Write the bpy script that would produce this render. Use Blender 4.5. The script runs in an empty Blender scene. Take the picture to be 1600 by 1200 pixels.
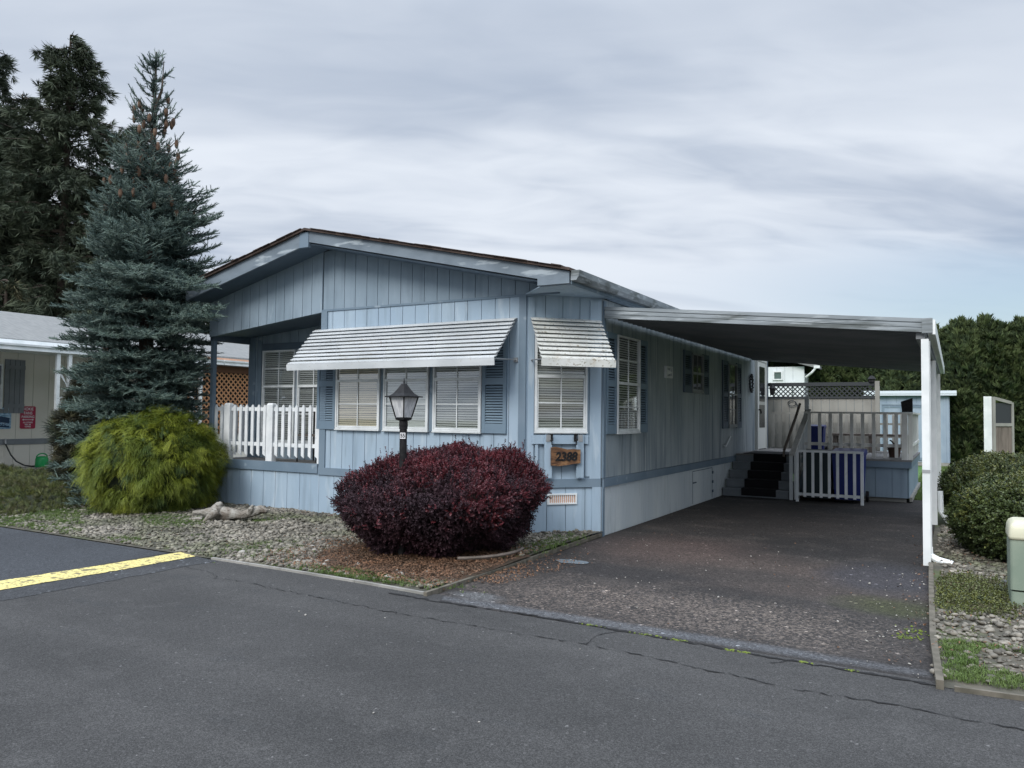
import bpy, math, random
import numpy as np
from mathutils import Vector, Matrix, noise as mnoise
from math import sin, cos, pi, radians, sqrt, atan2, hypot
random.seed(7); rng = np.random.default_rng(7)
sc = bpy.context.scene
COL = sc.collection

# ------------------------------------------------------------------ materials
def nt(m): return m.node_tree.nodes, m.node_tree.links
def srgb(r, g, b):
    f = lambda c: (c/255/12.92 if c/255 <= .04045 else ((c/255+.055)/1.055)**2.4)
    return (f(r), f(g), f(b), 1)
def c4(c): return (c[0], c[1], c[2], 1) if len(c) == 3 else c
def mat(name, col, rough=.7, col2=None, nscale=3., nstretch=(1,1,1), ncon=(.4,.6), bump=None, metal=0., spec=.4,
        layers=(), island=0., trans=0.):
    """layers: (colour, scale, stretch, lo, hi, strength) noise masks laid over the base colour"""
    m = bpy.data.materials.new(name); m.use_nodes = True
    N, L = nt(m); bs = N['Principled BSDF']
    bs.inputs['Roughness'].default_value = rough; bs.inputs['Metallic'].default_value = metal
    bs.inputs['Specular IOR Level'].default_value = spec
    tc = N.new('ShaderNodeTexCoord')
    def noise(scale, stretch, detail=6, seed=0):
        mp = N.new('ShaderNodeMapping'); mp.inputs['Scale'].default_value = stretch
        mp.inputs['Location'].default_value = (seed*7.3, seed*3.1, seed*5.7)
        L.new(tc.outputs['Object'], mp.inputs['Vector'])
        n = N.new('ShaderNodeTexNoise'); n.inputs['Scale'].default_value = scale; n.inputs['Detail'].default_value = detail
        L.new(mp.outputs[0], n.inputs['Vector']); return n
    def ramp(src, lo, hi):
        r = N.new('ShaderNodeMapRange'); r.inputs['From Min'].default_value = lo; r.inputs['From Max'].default_value = hi
        L.new(src, r.inputs['Value']); return r.outputs[0]
    rgb = N.new('ShaderNodeRGB'); rgb.outputs[0].default_value = c4(col); cur = rgb.outputs[0]
    def over(cur, fac, c, strength=1.):
        if strength != 1.:
            mu = N.new('ShaderNodeMath'); mu.operation = 'MULTIPLY'; mu.inputs[1].default_value = strength; L.new(fac, mu.inputs[0]); fac = mu.outputs[0]
        mx = N.new('ShaderNodeMix'); mx.data_type = 'RGBA'; L.new(fac, mx.inputs[0]); L.new(cur, mx.inputs[6]); mx.inputs[7].default_value = c4(c)
        return mx.outputs[2]
    if col2 is not None:
        cur = over(cur, ramp(noise(nscale, nstretch).outputs[0], *ncon), col2)
    for i, (c, s, st, lo, hi, k) in enumerate(layers):
        cur = over(cur, ramp(noise(s, st, 8, i+1).outputs[0], lo, hi), c, k)
    if island:
        g = N.new('ShaderNodeNewGeometry'); hs = N.new('ShaderNodeHueSaturation')
        r = N.new('ShaderNodeMapRange'); r.inputs['To Min'].default_value = 1-island; r.inputs['To Max'].default_value = 1+island
        L.new(g.outputs['Random Per Island'], r.inputs['Value']); L.new(r.outputs[0], hs.inputs['Value']); L.new(cur, hs.inputs['Color']); cur = hs.outputs[0]
    L.new(cur, bs.inputs['Base Color'])
    if bump:
        n = noise(bump[0], bump[2] if len(bump) > 2 else (1,1,1), 4, 9); b = N.new('ShaderNodeBump'); b.inputs['Strength'].default_value = bump[1]; b.inputs['Distance'].default_value = .01
        L.new(n.outputs[0], b.inputs['Height']); L.new(b.outputs[0], bs.inputs['Normal'])
    if trans:
        tr = N.new('ShaderNodeBsdfTranslucent'); L.new(cur, tr.inputs['Color']); mx = N.new('ShaderNodeMixShader'); mx.inputs[0].default_value = trans
        L.new(bs.outputs[0], mx.inputs[1]); L.new(tr.outputs[0], mx.inputs[2]); L.new(mx.outputs[0], N['Material Output'].inputs[0])
    return m

BL = (.285, .375, .465); BLD = (.115, .19, .265)
dirt = (.12, .12, .11)
M = {}
M['blue'] = mat('blue_siding_paint', BL, .62, (.33,.42,.505), 1.2, (1,1,.5), bump=(60,.12,(6,6,1)),
    layers=[((.17,.225,.27), 2.2, (3,3,.3), .52, .74, .6), ((.50,.57,.62), 4, (2,2,.35), .58, .70, .5), ((.12,.14,.15), 9, (3,3,.15), .66, .78, .45)])
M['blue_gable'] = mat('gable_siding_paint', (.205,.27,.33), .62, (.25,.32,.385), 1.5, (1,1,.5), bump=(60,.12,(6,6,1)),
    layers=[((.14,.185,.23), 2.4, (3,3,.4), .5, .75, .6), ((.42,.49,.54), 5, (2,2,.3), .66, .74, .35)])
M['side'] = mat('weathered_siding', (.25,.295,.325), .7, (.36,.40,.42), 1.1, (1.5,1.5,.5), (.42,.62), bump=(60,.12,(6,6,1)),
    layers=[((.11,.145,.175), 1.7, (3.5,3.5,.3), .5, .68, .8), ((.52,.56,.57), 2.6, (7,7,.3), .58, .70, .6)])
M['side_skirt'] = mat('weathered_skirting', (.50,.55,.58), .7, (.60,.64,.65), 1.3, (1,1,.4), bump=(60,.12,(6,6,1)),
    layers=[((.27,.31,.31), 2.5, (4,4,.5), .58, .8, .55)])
M['groove2'] = mat('louvre_recess', (.03,.045,.06), .8)
M['groove'] = mat('siding_groove', (.12,.17,.21), .8)
M['trim'] = mat('slate_blue_trim', (.13,.185,.24), .6, (.16,.215,.27), 2, bump=(40,.1), layers=[((.40,.47,.52), 4, (1,1,1), .64, .72, .5)])
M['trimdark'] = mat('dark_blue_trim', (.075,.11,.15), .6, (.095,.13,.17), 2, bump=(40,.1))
M['fascia'] = mat('peeling_blue_fascia', (.135,.17,.205), .6, (.175,.215,.255), 2.5, (1,1,2), layers=[((.44,.50,.54), 3, (.6,1,3), .58, .64, .65), ((.10,.13,.15), 5, (.7,1,4), .66, .8, .5)], bump=(40,.1))
M['shutter'] = mat('blue_shutter', (.14,.20,.26), .55, (.16,.225,.285), 3)
M['white'] = mat('white_paint', (.72,.74,.74), .5, (.62,.65,.65), 4, bump=(30,.05))
M['whitepicket'] = mat('white_picket_paint', (.74,.76,.77), .55, (.63,.66,.68), 5, (1,1,.6), bump=(50,.1), layers=[((.42,.45,.44), 7, (1,1,1), .62, .74, .5)])
M['winframe'] = mat('window_frame_white', (.70,.73,.74), .4, (.60,.63,.64), 6)
M['winshade'] = mat('shaded_window_frame', (.26,.28,.29), .5, (.20,.22,.23), 6)  # white frame darkened in its colour to stand for carport shade
M['blind'] = mat('window_blind', (.80,.84,.80), .6); M['blindcream'] = mat('cream_blind', (.80,.74,.58), .6)
M['blindgrey'] = mat('pale_green_blind', (.76,.81,.79), .6)
M['dark'] = mat('dark_interior', (.018,.02,.022), .8)
M['black'] = mat('black_metal', (.010,.010,.011), .55, (.018,.018,.019), 20, bump=(60,.1), spec=.2)
M['alum'] = mat('white_aluminium', (.56,.585,.60), .45, (.46,.485,.50), 3, (.5,1,1), layers=[((.18,.19,.17), 2.5, (.25,3,3), .6, .75, .75), ((.30,.24,.16), 22, (1,1,1), .64, .7, .5)])
M['alum2'] = mat('speckled_aluminium', (.68,.69,.66), .4, (.58,.59,.56), 4, layers=[((.24,.21,.15), 30, (1,1,1), .56, .66, .8), ((.42,.33,.2), 6, (1,1,1), .58, .75, .5)])
M['gutter'] = mat('mossy_metal_fascia', (.185,.21,.225), .5, (.26,.29,.31), 2.2, (.6,1,4), layers=[((.06,.07,.065), 2.3, (.5,1,4), .5, .64, .8), ((.48,.52,.54), 7, (.4,1,3), .58, .68, .5)])
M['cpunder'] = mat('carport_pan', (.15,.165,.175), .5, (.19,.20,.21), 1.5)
M['shingle'] = mat('brown_shingle', (.055,.04,.035), .9, (.085,.06,.05), 8, bump=(50,.5))
M['shinglegrey'] = mat('grey_shingle', (.165,.17,.17), .9, (.21,.215,.21), 3, (1,6,1), bump=(40,.6), layers=[((.17,.18,.17), 8, (3,12,1), .55, .7, .5)])
M['beige'] = mat('beige_siding', (.62,.595,.52), .7, (.66,.63,.56), 1.5, bump=(60,.1,(6,6,1)))
M['greytrim'] = mat('grey_trim', (.17,.185,.20), .6, (.20,.215,.23), 3)
M['pink'] = mat('bare_pink_fascia', (.62,.36,.25), .8, (.50,.30,.2), 2)
M['cedar'] = mat('cedar_lattice', (.46,.24,.12), .75, (.38,.19,.095), 5)
M['tan'] = mat('weathered_taupe_paint', (.27,.265,.24), .7, (.22,.215,.195), 3, (1,1,.5), bump=(40,.12,(3,3,1)))
M['taupe'] = mat('taupe_rail_paint', (.68,.67,.64), .65, (.55,.545,.52), 5, (1,1,.6), bump=(40,.1))
M['step'] = mat('grey_step_paint', (.145,.165,.185), .65, (.18,.2,.22), 3)
M['deck'] = mat('grey_deck_boards', (.19,.185,.18), .7, (.14,.135,.13), 4, bump=(30,.2))
M['carpet'] = mat('black_carpet', (.006,.006,.008), .95)
M['lattice'] = mat('dark_lattice', (.03,.034,.038), .7)
M['shed'] = mat('shed_blue', (.22,.285,.36), .65, (.28,.345,.42), 2, (1,1,.5))
M['binblue'] = mat('blue_bin_plastic', (.008,.02,.16), .45); M['bingreen'] = mat('dark_bin_plastic', (.015,.03,.035), .5)
M['bark'] = mat('bark', (.085,.065,.052), .95, (.05,.04,.033), 12, (1,1,.2), bump=(20,.8,(2,2,.4)))
M['twig'] = mat('twig', (.06,.04,.035), .9)
M['spruce'] = mat('spruce_needles', (.045,.078,.070), .6, (.07,.11,.098), 1.2, island=.35)
M['sprucetip'] = mat('spruce_tips', (.15,.205,.175), .6, island=.3)
M['cone'] = mat('spruce_cone', (.16,.095,.06), .8, (.09,.055,.038), 20)
M['fir'] = mat('fir_needles', (.04,.056,.036), .8, (.058,.074,.045), .35, island=.4)
M['fir2'] = mat('fir_needles_light', (.062,.078,.045), .8, (.04,.053,.03), .5, island=.35)
M['gold'] = mat('golden_thread_foliage', (.235,.265,.026), .6, (.14,.185,.024), 2.2, island=.3, trans=.2)
M['golddeep'] = mat('green_thread_foliage', (.035,.062,.012), .7, (.055,.09,.016), 3, island=.35)
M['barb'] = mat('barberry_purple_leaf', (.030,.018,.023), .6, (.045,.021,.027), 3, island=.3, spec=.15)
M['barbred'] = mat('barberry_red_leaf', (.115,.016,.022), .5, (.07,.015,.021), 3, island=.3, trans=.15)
M['box'] = mat('boxwood_leaf', (.03,.046,.014), .5, (.046,.065,.02), 2, island=.4, spec=.3)
M['boxtip'] = mat('boxwood_tip', (.11,.12,.03), .45, (.07,.09,.025), 2.5, island=.35)
M['arb'] = mat('arborvitae_foliage', (.055,.082,.03), .8, (.085,.11,.038), 1.4, island=.35)
M['arb2'] = mat('arborvitae_dark', (.032,.052,.023), .8, (.05,.072,.028), 1.4, island=.3)
M['gcover'] = mat('ground_cover_leaf', (.075,.10,.03), .8, (.11,.12,.04), 2.5, island=.35)
M['jun'] = mat('juniper_foliage', (.055,.072,.035), .8, (.095,.085,.045), 2.5, island=.35)
M['jundark'] = mat('juniper_dark', (.028,.038,.032), .8, (.05,.052,.035), 2.5, island=.35)
M['grass'] = mat('grass_blades', (.08,.13,.03), .8, (.11,.16,.045), 2.5, island=.3, trans=.2)
M['moss'] = mat('moss', (.13,.17,.025), .95, (.075,.10,.03), 18, bump=(60,.8))
M['pebble'] = mat('river_pebble', (.195,.178,.148), .7, (.12,.11,.09), 1.6, island=.55, bump=(80,.1), layers=[((.075,.085,.04), 1.3, (1,1,1), .48, .62, .6)])
M['pebblewhite'] = mat('pale_stone', (.36,.34,.31), .7, (.27,.26,.23), 9)
M['soil'] = mat('gravelly_soil', (.10,.09,.07), .95, (.06,.058,.045), 5, bump=(40,.7), layers=[((.07,.10,.025), 1.2, (1,1,1), .55, .65, .6)])
M['litter'] = mat('dry_leaf', (.165,.088,.05), .85, (.10,.058,.035), 3, island=.5)
M['mulch'] = mat('leaf_litter_soil', (.085,.05,.032), .95, (.05,.038,.026), 10, bump=(60,.8))
M['wood'] = mat('weathered_edging_wood', (.14,.125,.10), .9, (.085,.078,.06), 5, (2,2,1), bump=(30,.4))
M['concrete'] = mat('concrete', (.30,.29,.27), .85, (.19,.185,.17), 3, bump=(60,.3))
M['drift'] = mat('driftwood', (.33,.315,.285), .9, (.17,.145,.12), 3.5, (1,4,1), bump=(22,1.5,(1,6,3)), layers=[((.08,.065,.05), 9, (1,7,4), .56, .66, .8)])
M['plaque'] = mat('stained_plaque_wood', (.17,.085,.04), .5, (.06,.028,.015), 5, (2,2,10), layers=[((.33,.19,.09), 5, (1,1,2), .52, .66, .7)])
M['green'] = mat('green_plastic', (.01,.26,.07), .4); M['hose'] = mat('black_hose', (.02,.02,.02), .5)
M['crimson'] = mat('crimson_sign_face', (.36,.02,.06), .45); M['signwhite'] = mat('sign_white', (.75,.75,.76), .5); M['signblue'] = mat('sign_blue', (.08,.2,.33), .5, (.4,.55,.68), 9, (1,1,4)); M['navy'] = mat('navy_print', (.015,.04,.09), .5)
M['pedestal'] = mat('green_fibreglass', (.185,.235,.185), .55, (.24,.285,.225), 3, layers=[((.42,.42,.33), 2.5, (1,1,1), .58, .8, .5)]); M['pedtop'] = mat('sun_faded_cover', (.50,.50,.37), .5, (.58,.56,.42), 4)
M['doorw'] = mat('door_white', (.62,.63,.60), .45); M['terracotta'] = mat('plant_pot', (.09,.05,.04), .7)
M['frost'] = mat('lantern_panel', (.60,.61,.62), .35, (.42,.43,.45), 40, (1,1,.2)); M['whitehouse'] = mat('white_siding', (.66,.70,.72), .6)
M['roofwhite'] = mat('white_roof_edge', (.62,.68,.74), .5); M['stonedark'] = mat('slate_slab', (.085,.09,.10), .7, (.12,.125,.135), 5, bump=(20,.3))
M['greytan'] = mat('weathered_board', (.17,.14,.12), .85, (.12,.10,.085), 4, (2,2,.5))
M['gal'] = mat('galvanised', (.4,.41,.42), .4, metal=.6)

def glass(name, tint=.9, lo=.06, hi=.5):
    m = bpy.data.materials.new(name); m.use_nodes = True; N, L = nt(m)
    for n in list(N):
        if n.type == 'BSDF_PRINCIPLED': N.remove(n)
    t = N.new('ShaderNodeBsdfTransparent'); t.inputs[0].default_value = (tint,tint,tint,1)
    g = N.new('ShaderNodeBsdfGlossy'); g.inputs['Roughness'].default_value = .03; g.inputs[0].default_value = (.9,.93,.95,1)
    lw = N.new('ShaderNodeLayerWeight'); lw.inputs[0].default_value = .35
    r = N.new('ShaderNodeMapRange'); r.inputs['To Min'].default_value = lo; r.inputs['To Max'].default_value = hi
    L.new(lw.outputs['Facing'], r.inputs['Value']); mx = N.new('ShaderNodeMixShader')
    L.new(r.outputs[0], mx.inputs[0]); L.new(t.outputs[0], mx.inputs[1]); L.new(g.outputs[0], mx.inputs[2]); L.new(mx.outputs[0], N['Material Output'].inputs[0])
    return m
M['glass'] = glass('window_glass', .88, .11, .6)

# ------------------------------------------------------------------ objects
def tag(o, label=None, cat=None, group=None, kind=None):
    if label: o['label'] = label
    if cat: o['category'] = cat
    if group: o['group'] = group
    if kind: o['kind'] = kind
    return o
def thing(name, loc, label, cat, group=None):
    o = bpy.data.objects.new(name, None); o.empty_display_size = .2; o.location = loc; COL.objects.link(o)
    return tag(o, label, cat, group)
def wloc(o):
    v = Vector((0,0,0))
    while o is not None: v += Vector(o.location); o = o.parent
    return v

class MB:
    """collects shapes in world coordinates (through a local frame) and links them as ONE mesh"""
    def __init__(s, T=None): s.v = []; s.f = []; s.mi = []; s.T = T or (lambda a, b, c: (a, b, c)); s.m = 0
    def P(s, pts): k = len(s.v); s.v += [s.T(*p) for p in pts]; return k
    def F(s, fs, k=0):
        for f in fs: s.f.append(tuple(i+k for i in f)); s.mi.append(s.m)
    def box(s, a0, a1, b0, b1, c0, c1):
        k = s.P([(a0,b0,c0),(a1,b0,c0),(a1,b1,c0),(a0,b1,c0),(a0,b0,c1),(a1,b0,c1),(a1,b1,c1),(a0,b1,c1)])
        s.F([(0,3,2,1),(4,5,6,7),(0,1,5,4),(1,2,6,5),(2,3,7,6),(3,0,4,7)], k); return s
    def hexa(s, p):
        k = s.P(p); s.F([(0,3,2,1),(4,5,6,7),(0,1,5,4),(1,2,6,5),(2,3,7,6),(3,0,4,7)], k); return s
    def bar(s, a, b, w, h, up=(0,0,1)):
        """rectangular bar from a to b (local coords), w sideways, h along up"""
        A, B, U = Vector(a), Vector(b), Vector(up); d = (B-A).normalized(); R = d.cross(U).normalized(); V = R.cross(d).normalized()
        q = [A + R*x + V*y for x, y in ((-w/2,-h/2),(w/2,-h/2),(w/2,h/2),(-w/2,h/2))]; q2 = [p+(B-A) for p in q]
        k = s.P([tuple(p) for p in q+q2]); s.F([(3,2,1,0),(4,5,6,7),(0,1,5,4),(1,2,6,5),(2,3,7,6),(3,0,4,7)], k); return s
    def tube(s, pts, rad, n=8, cap=True):
        pts = [Vector(p) for p in pts]; m = len(pts); rad = rad if hasattr(rad, '__len__') else [rad]*m
        up = Vector((0,0,1)); rings = []
        for i, p in enumerate(pts):
            d = (pts[min(i+1,m-1)] - pts[max(i-1,0)]).normalized(); a = d.cross(up)
            if a.length < .05: a = d.cross(Vector((1,0,0)))
            a.normalize(); b = d.cross(a)
            rings.append(s.P([tuple(p + (a*cos(2*pi*j/n) + b*sin(2*pi*j/n))*rad[i]) for j in range(n)]))
        for i in range(m-1):
            s.F([(rings[i]+j, rings[i]+(j+1)%n, rings[i+1]+(j+1)%n, rings[i+1]+j) for j in range(n)])
        if cap: s.F([tuple(rings[0]+j for j in range(n))[::-1], tuple(rings[-1]+j for j in range(n))])
        return s
    def lathe(s, c, prof, n=20, sq=False):
        rings = []
        for r, z in prof:
            if sq: rings.append(s.P([(c[0]+x*r, c[1]+y*r, c[2]+z) for x, y in ((-1,-1),(1,-1),(1,1),(-1,1))]))
            else: rings.append(s.P([(c[0]+cos(2*pi*j/n)*r, c[1]+sin(2*pi*j/n)*r, c[2]+z) for j in range(n)]))
        if sq: n = 4
        for i in range(len(prof)-1):
            s.F([(rings[i]+j, rings[i]+(j+1)%n, rings[i+1]+(j+1)%n, rings[i+1]+j) for j in range(n)])
        s.F([tuple(rings[0]+j for j in range(n))[::-1], tuple(rings[-1]+j for j in range(n))]); return s
    def poly(s, pts): k = s.P(pts); s.F([tuple(range(len(pts)))], k); return s
    def build(s, name, mats, parent=None, loc=None, smooth=False, label=None):
        mats = mats if isinstance(mats, (list, tuple)) else [mats]
        base = wloc(parent) if parent else Vector(loc or (0,0,0))
        me = bpy.data.meshes.new(name); me.from_pydata([(x-base.x, y-base.y, z-base.z) for x, y, z in s.v], [], s.f)
        for m in mats: me.materials.append(M[m] if isinstance(m, str) else m)
        if any(s.mi): me.polygons.foreach_set('material_index', s.mi)
        if smooth: me.polygons.foreach_set('use_smooth', [True]*len(s.f))
        me.update(); o = bpy.data.objects.new(name, me); COL.objects.link(o)
        if parent: o.parent = parent
        else: o.location = base
        if label: o['label'] = label
        return o

def frame(P, d):
    n = (d[1], -d[0])
    return lambda u, w, z: (P[0]+d[0]*u+n[0]*w, P[1]+d[1]*u+n[1]*w, z)
FR = frame((0, 8.77), (1, 0))           # street front: u = x, w = towards the street
PB = frame((0, 9.61), (1, 0))           # porch back wall
SI = frame((-4.09, 0), (0, 1))          # driveway side: u = y, w = towards the driveway
CH = frame((-4.82, 8.77), (sqrt(.5), sqrt(.5)))
SHW = CH

def copy_tree(o, parent=None):
    c = o.copy(); COL.objects.link(c)
    if parent: c.parent = parent
    for ch in list(o.children): copy_tree(ch, c)
    return c

# ------------------------------------------------------------------ numpy merging of leaf templates
def rots(D, twist=None):
    """rotation matrices taking +Z to the directions D (N,3) with a random twist"""
    D = D/np.linalg.norm(D, axis=1, keepdims=True); n = len(D)
    a = rng.normal(size=(n,3)) if twist is None else twist
    X = a - (a*D).sum(1, keepdims=True)*D; X /= np.linalg.norm(X, axis=1, keepdims=True)+1e-9
    Y = np.cross(D, X); return np.stack([X, Y, D], axis=2)
def merge(name, tmpls, P, R, S, choice, mats, parent=None, loc=None, fmat=None, matsel=None):
    """tmpls: list of (verts, faces) all faces of one size; one mesh object out of many transformed copies"""
    base = wloc(parent) if parent else Vector(loc or (0,0,0)); base = np.array(base)
    VV, FF, MI, off = [], [], [], 0
    for t, (tv, tf) in enumerate(tmpls):
        idx = np.where(choice == t)[0]
        if not len(idx): continue
        v = np.einsum('nij,mj->nmi', R[idx], tv)*S[idx][:, None, None] + P[idx][:, None, :] - base
        f = tf[None] + (np.arange(len(idx))*len(tv))[:, None, None] + off
        off += len(idx)*len(tv); VV.append(v.reshape(-1,3)); FF.append(f.reshape(-1, tf.shape[1]))
        mi = (matsel[idx] if matsel is not None else np.zeros(len(idx), int))[:, None] + (fmat[t] if fmat else np.zeros(len(tf), int))[None]
        MI.append(mi.reshape(-1))
    V = np.concatenate(VV); F = np.concatenate(FF); k = F.shape[1]; MI = np.concatenate(MI)
    me = bpy.data.meshes.new(name); me.vertices.add(len(V)); me.vertices.foreach_set('co', V.astype(np.float32).ravel())
    me.loops.add(F.size); me.loops.foreach_set('vertex_index', F.astype(np.int32).ravel())
    me.polygons.add(len(F)); me.polygons.foreach_set('loop_start', np.arange(0, F.size, k, dtype=np.int32))
    for m in mats: me.materials.append(M[m])
    me.polygons.foreach_set('material_index', np.minimum(MI, len(mats)-1).astype(np.int32)); me.update(calc_edges=True)
    o = bpy.data.objects.new(name, me); COL.objects.link(o)
    if parent: o.parent = parent
    else: o.location = tuple(base)
    return o
def sprig(n, length, leaf, spread=.9, w=.45):
    """a twig along +Z with n leaf quads round it"""
    V, F = [], []
    for i in range(n):
        t = (i+.5)/n*length; a = i*2.4 + random.random(); el = random.uniform(.2, spread)
        d = Vector((cos(a)*sin(el*1.5), sin(a)*sin(el*1.5), cos(el*1.5))); s = Vector((-sin(a), cos(a), random.uniform(-.4,.4))).normalized()
        p = Vector((0,0,t)); L = leaf*random.uniform(.7,1.2); k = len(V)
        V += [p, p+d*L*.5+s*L*w, p+d*L, p+d*L*.5-s*L*w]; F.append((k,k+1,k+2,k+3))
    return np.array([tuple(v) for v in V]), np.array(F)
def sliver_clump(n, length, width, cone=.7, droop=0.):
    V, F = [], []
    for i in range(n):
        a = random.uniform(0, 2*pi); e = random.uniform(.05, cone); L = length*random.uniform(.6,1.1)
        d = Vector((cos(a)*sin(e), sin(a)*sin(e), cos(e))); s = d.cross(Vector((random.random(),random.random(),random.random()))).normalized()*width
        q = Vector((cos(a),sin(a),0))*random.uniform(0,.1)*length; k = len(V)
        V += [q-s*.5, q+s*.5, q+d*L*.55+s*.7, q+d*L*.55-s*.7, q+d*L]; F += [(k,k+1,k+2,k+3), (k+3,k+2,k+4,k+4)]
    return np.array([tuple(v) for v in V]), np.array(F)
def brush(length, r, nn=22):
    """spruce shoot: a needle-clad twig along +Z"""
    V, F = [], []
    for j in range(4):                        # slim core
        a0, a1 = j*pi/2, (j+1)*pi/2; k = len(V)
        V += [(cos(a0)*r*.45, sin(a0)*r*.45, 0), (cos(a1)*r*.45, sin(a1)*r*.45, 0), (cos(a1)*r*.3, sin(a1)*r*.3, length*.93), (cos(a0)*r*.3, sin(a0)*r*.3, length*.93)]; F.append((k,k+1,k+2,k+3))
    for i in range(nn):
        t = i/nn*length; a = i*2.4; L = r*1.9; d = Vector((cos(a)*.8, sin(a)*.8, .75)).normalized(); s = Vector((-sin(a), cos(a), 0))*r*.2
        p = Vector((cos(a)*r*.2, sin(a)*r*.2, t)); k = len(V); V += [tuple(p-s), tuple(p+s), tuple(p+d*L+s*.3), tuple(p+d*L-s*.3)]; F.append((k,k+1,k+2,k+3))
    return np.array([tuple(v) for v in V], float), np.array(F)

# ------------------------------------------------------------------ the manufactured home
home = thing('manufactured_home', (-7.5, 9.5, 0), 'light blue single-storey manufactured home with low gabled roof behind the purple bush', 'house')
def roofu(x): return 4.275 - (.2217 if x > -8.3 else .245)*abs(x+8.3)     # top of the fascia
def siding(name, T, u0, u1, zb, zt, m, spacing=.205, seed=0, holes=(), t=.012, parent=home, back=.10, label=None):
    """vertical grooved boards; zb/zt functions of u; holes (u0,u1,z0,z1)"""
    mb = MB(T); r = random.Random(seed); us = [u0]
    while us[-1] + spacing*.6 < u1: us.append(min(u1, us[-1]+spacing*r.choice((.96,1,1.03))))
    us[-1] = u1
    for a, b in zip(us[:-1], us[1:]):
        a2 = a + (.004 if a > u0 else 0); b2 = b - (.004 if b < u1 else 0)
        mb.hexa([(a2,0,zb(a2)),(b2,0,zb(b2)),(b2,t,zb(b2)),(a2,t,zb(a2)),(a2,0,zt(a2)),(b2,0,zt(b2)),(b2,t,zt(b2)),(a2,t,zt(a2))])
    mb.m = 1; seg = [u0]+([-8.3] if u0 < -8.3 < u1 and T is FR else [])+[u1]
    for a, b in zip(seg[:-1], seg[1:]):
        mb.hexa([(a,-back,zb(a)),(b,-back,zb(b)),(b,-.001,zb(b)),(a,-.001,zb(a)),(a,-back,zt(a)),(b,-back,zt(b)),(b,-.001,zt(b)),(a,-.001,zt(a))])
    return mb.build(name, [m, 'groove'], parent, label=label)
K = lambda v: (lambda u: v)
siding('wall', FR, -8.42, -4.82, K(.75), K(3.14), 'blue', .225, 1)
siding('wall', CH, 0, 1.03, K(.75), K(3.154), 'blue', .25, 2)
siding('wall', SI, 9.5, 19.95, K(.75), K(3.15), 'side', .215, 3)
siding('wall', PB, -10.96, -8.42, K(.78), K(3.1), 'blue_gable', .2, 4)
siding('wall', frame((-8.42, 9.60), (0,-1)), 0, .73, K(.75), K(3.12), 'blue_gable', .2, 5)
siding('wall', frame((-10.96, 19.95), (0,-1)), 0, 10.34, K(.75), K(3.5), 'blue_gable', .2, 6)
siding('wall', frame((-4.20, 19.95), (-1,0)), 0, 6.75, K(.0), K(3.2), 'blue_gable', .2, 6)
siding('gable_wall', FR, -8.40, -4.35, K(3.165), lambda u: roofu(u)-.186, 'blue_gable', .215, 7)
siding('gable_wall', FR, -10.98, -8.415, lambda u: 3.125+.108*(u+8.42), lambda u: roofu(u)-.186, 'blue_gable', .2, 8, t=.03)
# skirting
siding('skirting', FR, -8.42, -4.82, K(-.02), K(.64), 'blue', .3, 9)
siding('skirting', CH, 0, 1.03, K(-.02), K(.64), 'blue', .27, 10)
siding('skirting', SI, 9.5, 19.95, K(-.02), K(.63), 'side_skirt', .3, 11)
siding('skirting', FR, -11.0, -8.425, K(-.02), K(.65), 'blue', .27, 12)
# belt trim
b = MB(FR); b.box(-8.43, -4.82, 0, .035, .64, .75); b.build('belt_trim', 'trim', home)
b = MB(CH); b.box(.012, 1.02, 0, .035, .64, .75); b.build('belt_trim', 'trim', home)
b = MB(SI); b.box(9.52, 19.9, 0, .035, .63, .745); b.build('belt_trim', 'trim', home)
b = MB(FR); b.box(-11.0, -8.44, 0, .04, .655, .80); b.build('belt_trim', 'trim', home)
b = MB(FR); b.box(-8.415, -4.35, .005, .028, 3.135, 3.165); b.build('belt_trim', 'trim', home)
# corner boards
for T, a, c, z0, z1, m in ((FR,-8.42,-8.30,.75,3.135,'trim'),(FR,-4.93,-4.825,.75,3.135,'trim'),(CH,.0,.085,.75,3.12,'blue'),(CH,.86,1.015,.75,3.12,'blue'),(SI,9.51,9.58,.75,3.12,'trim'),(CH,.80,.86,.78,1.33,'blue'),
                          (FR,-4.90,-4.825,-.02,.64,'blue'),(CH,.90,1.02,-.02,.64,'blue'),(SI,9.505,9.56,-.02,.63,'trim'),(PB,-10.96,-10.80,.78,3.04,'trim'),(PB,-10.74,-10.64,.78,3.04,'trim'),(SI,19.86,19.95,.75,3.1,'trimdark')):
    b = MB(T); b.box(a, c, .012, .034, z0, z1); b.build('corner_board', m, home)
# gable fascia, roof, gutter, soffit
def rbox(mb, x0, x1, y0, y1, dz0, dz1):
    mb.hexa([(x0,y0,roofu(x0)+dz0),(x1,y0,roofu(x1)+dz0),(x1,y1,roofu(x1)+dz0),(x0,y1,roofu(x0)+dz0),(x0,y0,roofu(x0)+dz1),(x1,y0,roofu(x1)+dz1),(x1,y1,roofu(x1)+dz1),(x0,y1,roofu(x0)+dz1)])
b = MB(); rbox(b, -11.0, -8.43, 8.27, 8.305, -.205, 0); b.build('fascia_board', 'fascia', home)
b = MB(); rbox(b, -8.25, -4.41, 8.27, 8.305, -.16, 0); b.build('fascia_board', 'fascia', home)
b = MB(); b.box(-8.43, -8.25, 8.26, 8.31, 4.03, 4.255); b.build('fascia_board', 'trim', home)
b = MB(); b.hexa([(-4.41,8.262,3.168),(-3.98,8.262,3.168),(-3.98,8.31,3.168),(-4.41,8.31,3.168),(-4.41,8.262,3.405),(-3.98,8.262,3.31),(-3.98,8.31,3.31),(-4.41,8.31,3.405)])
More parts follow.
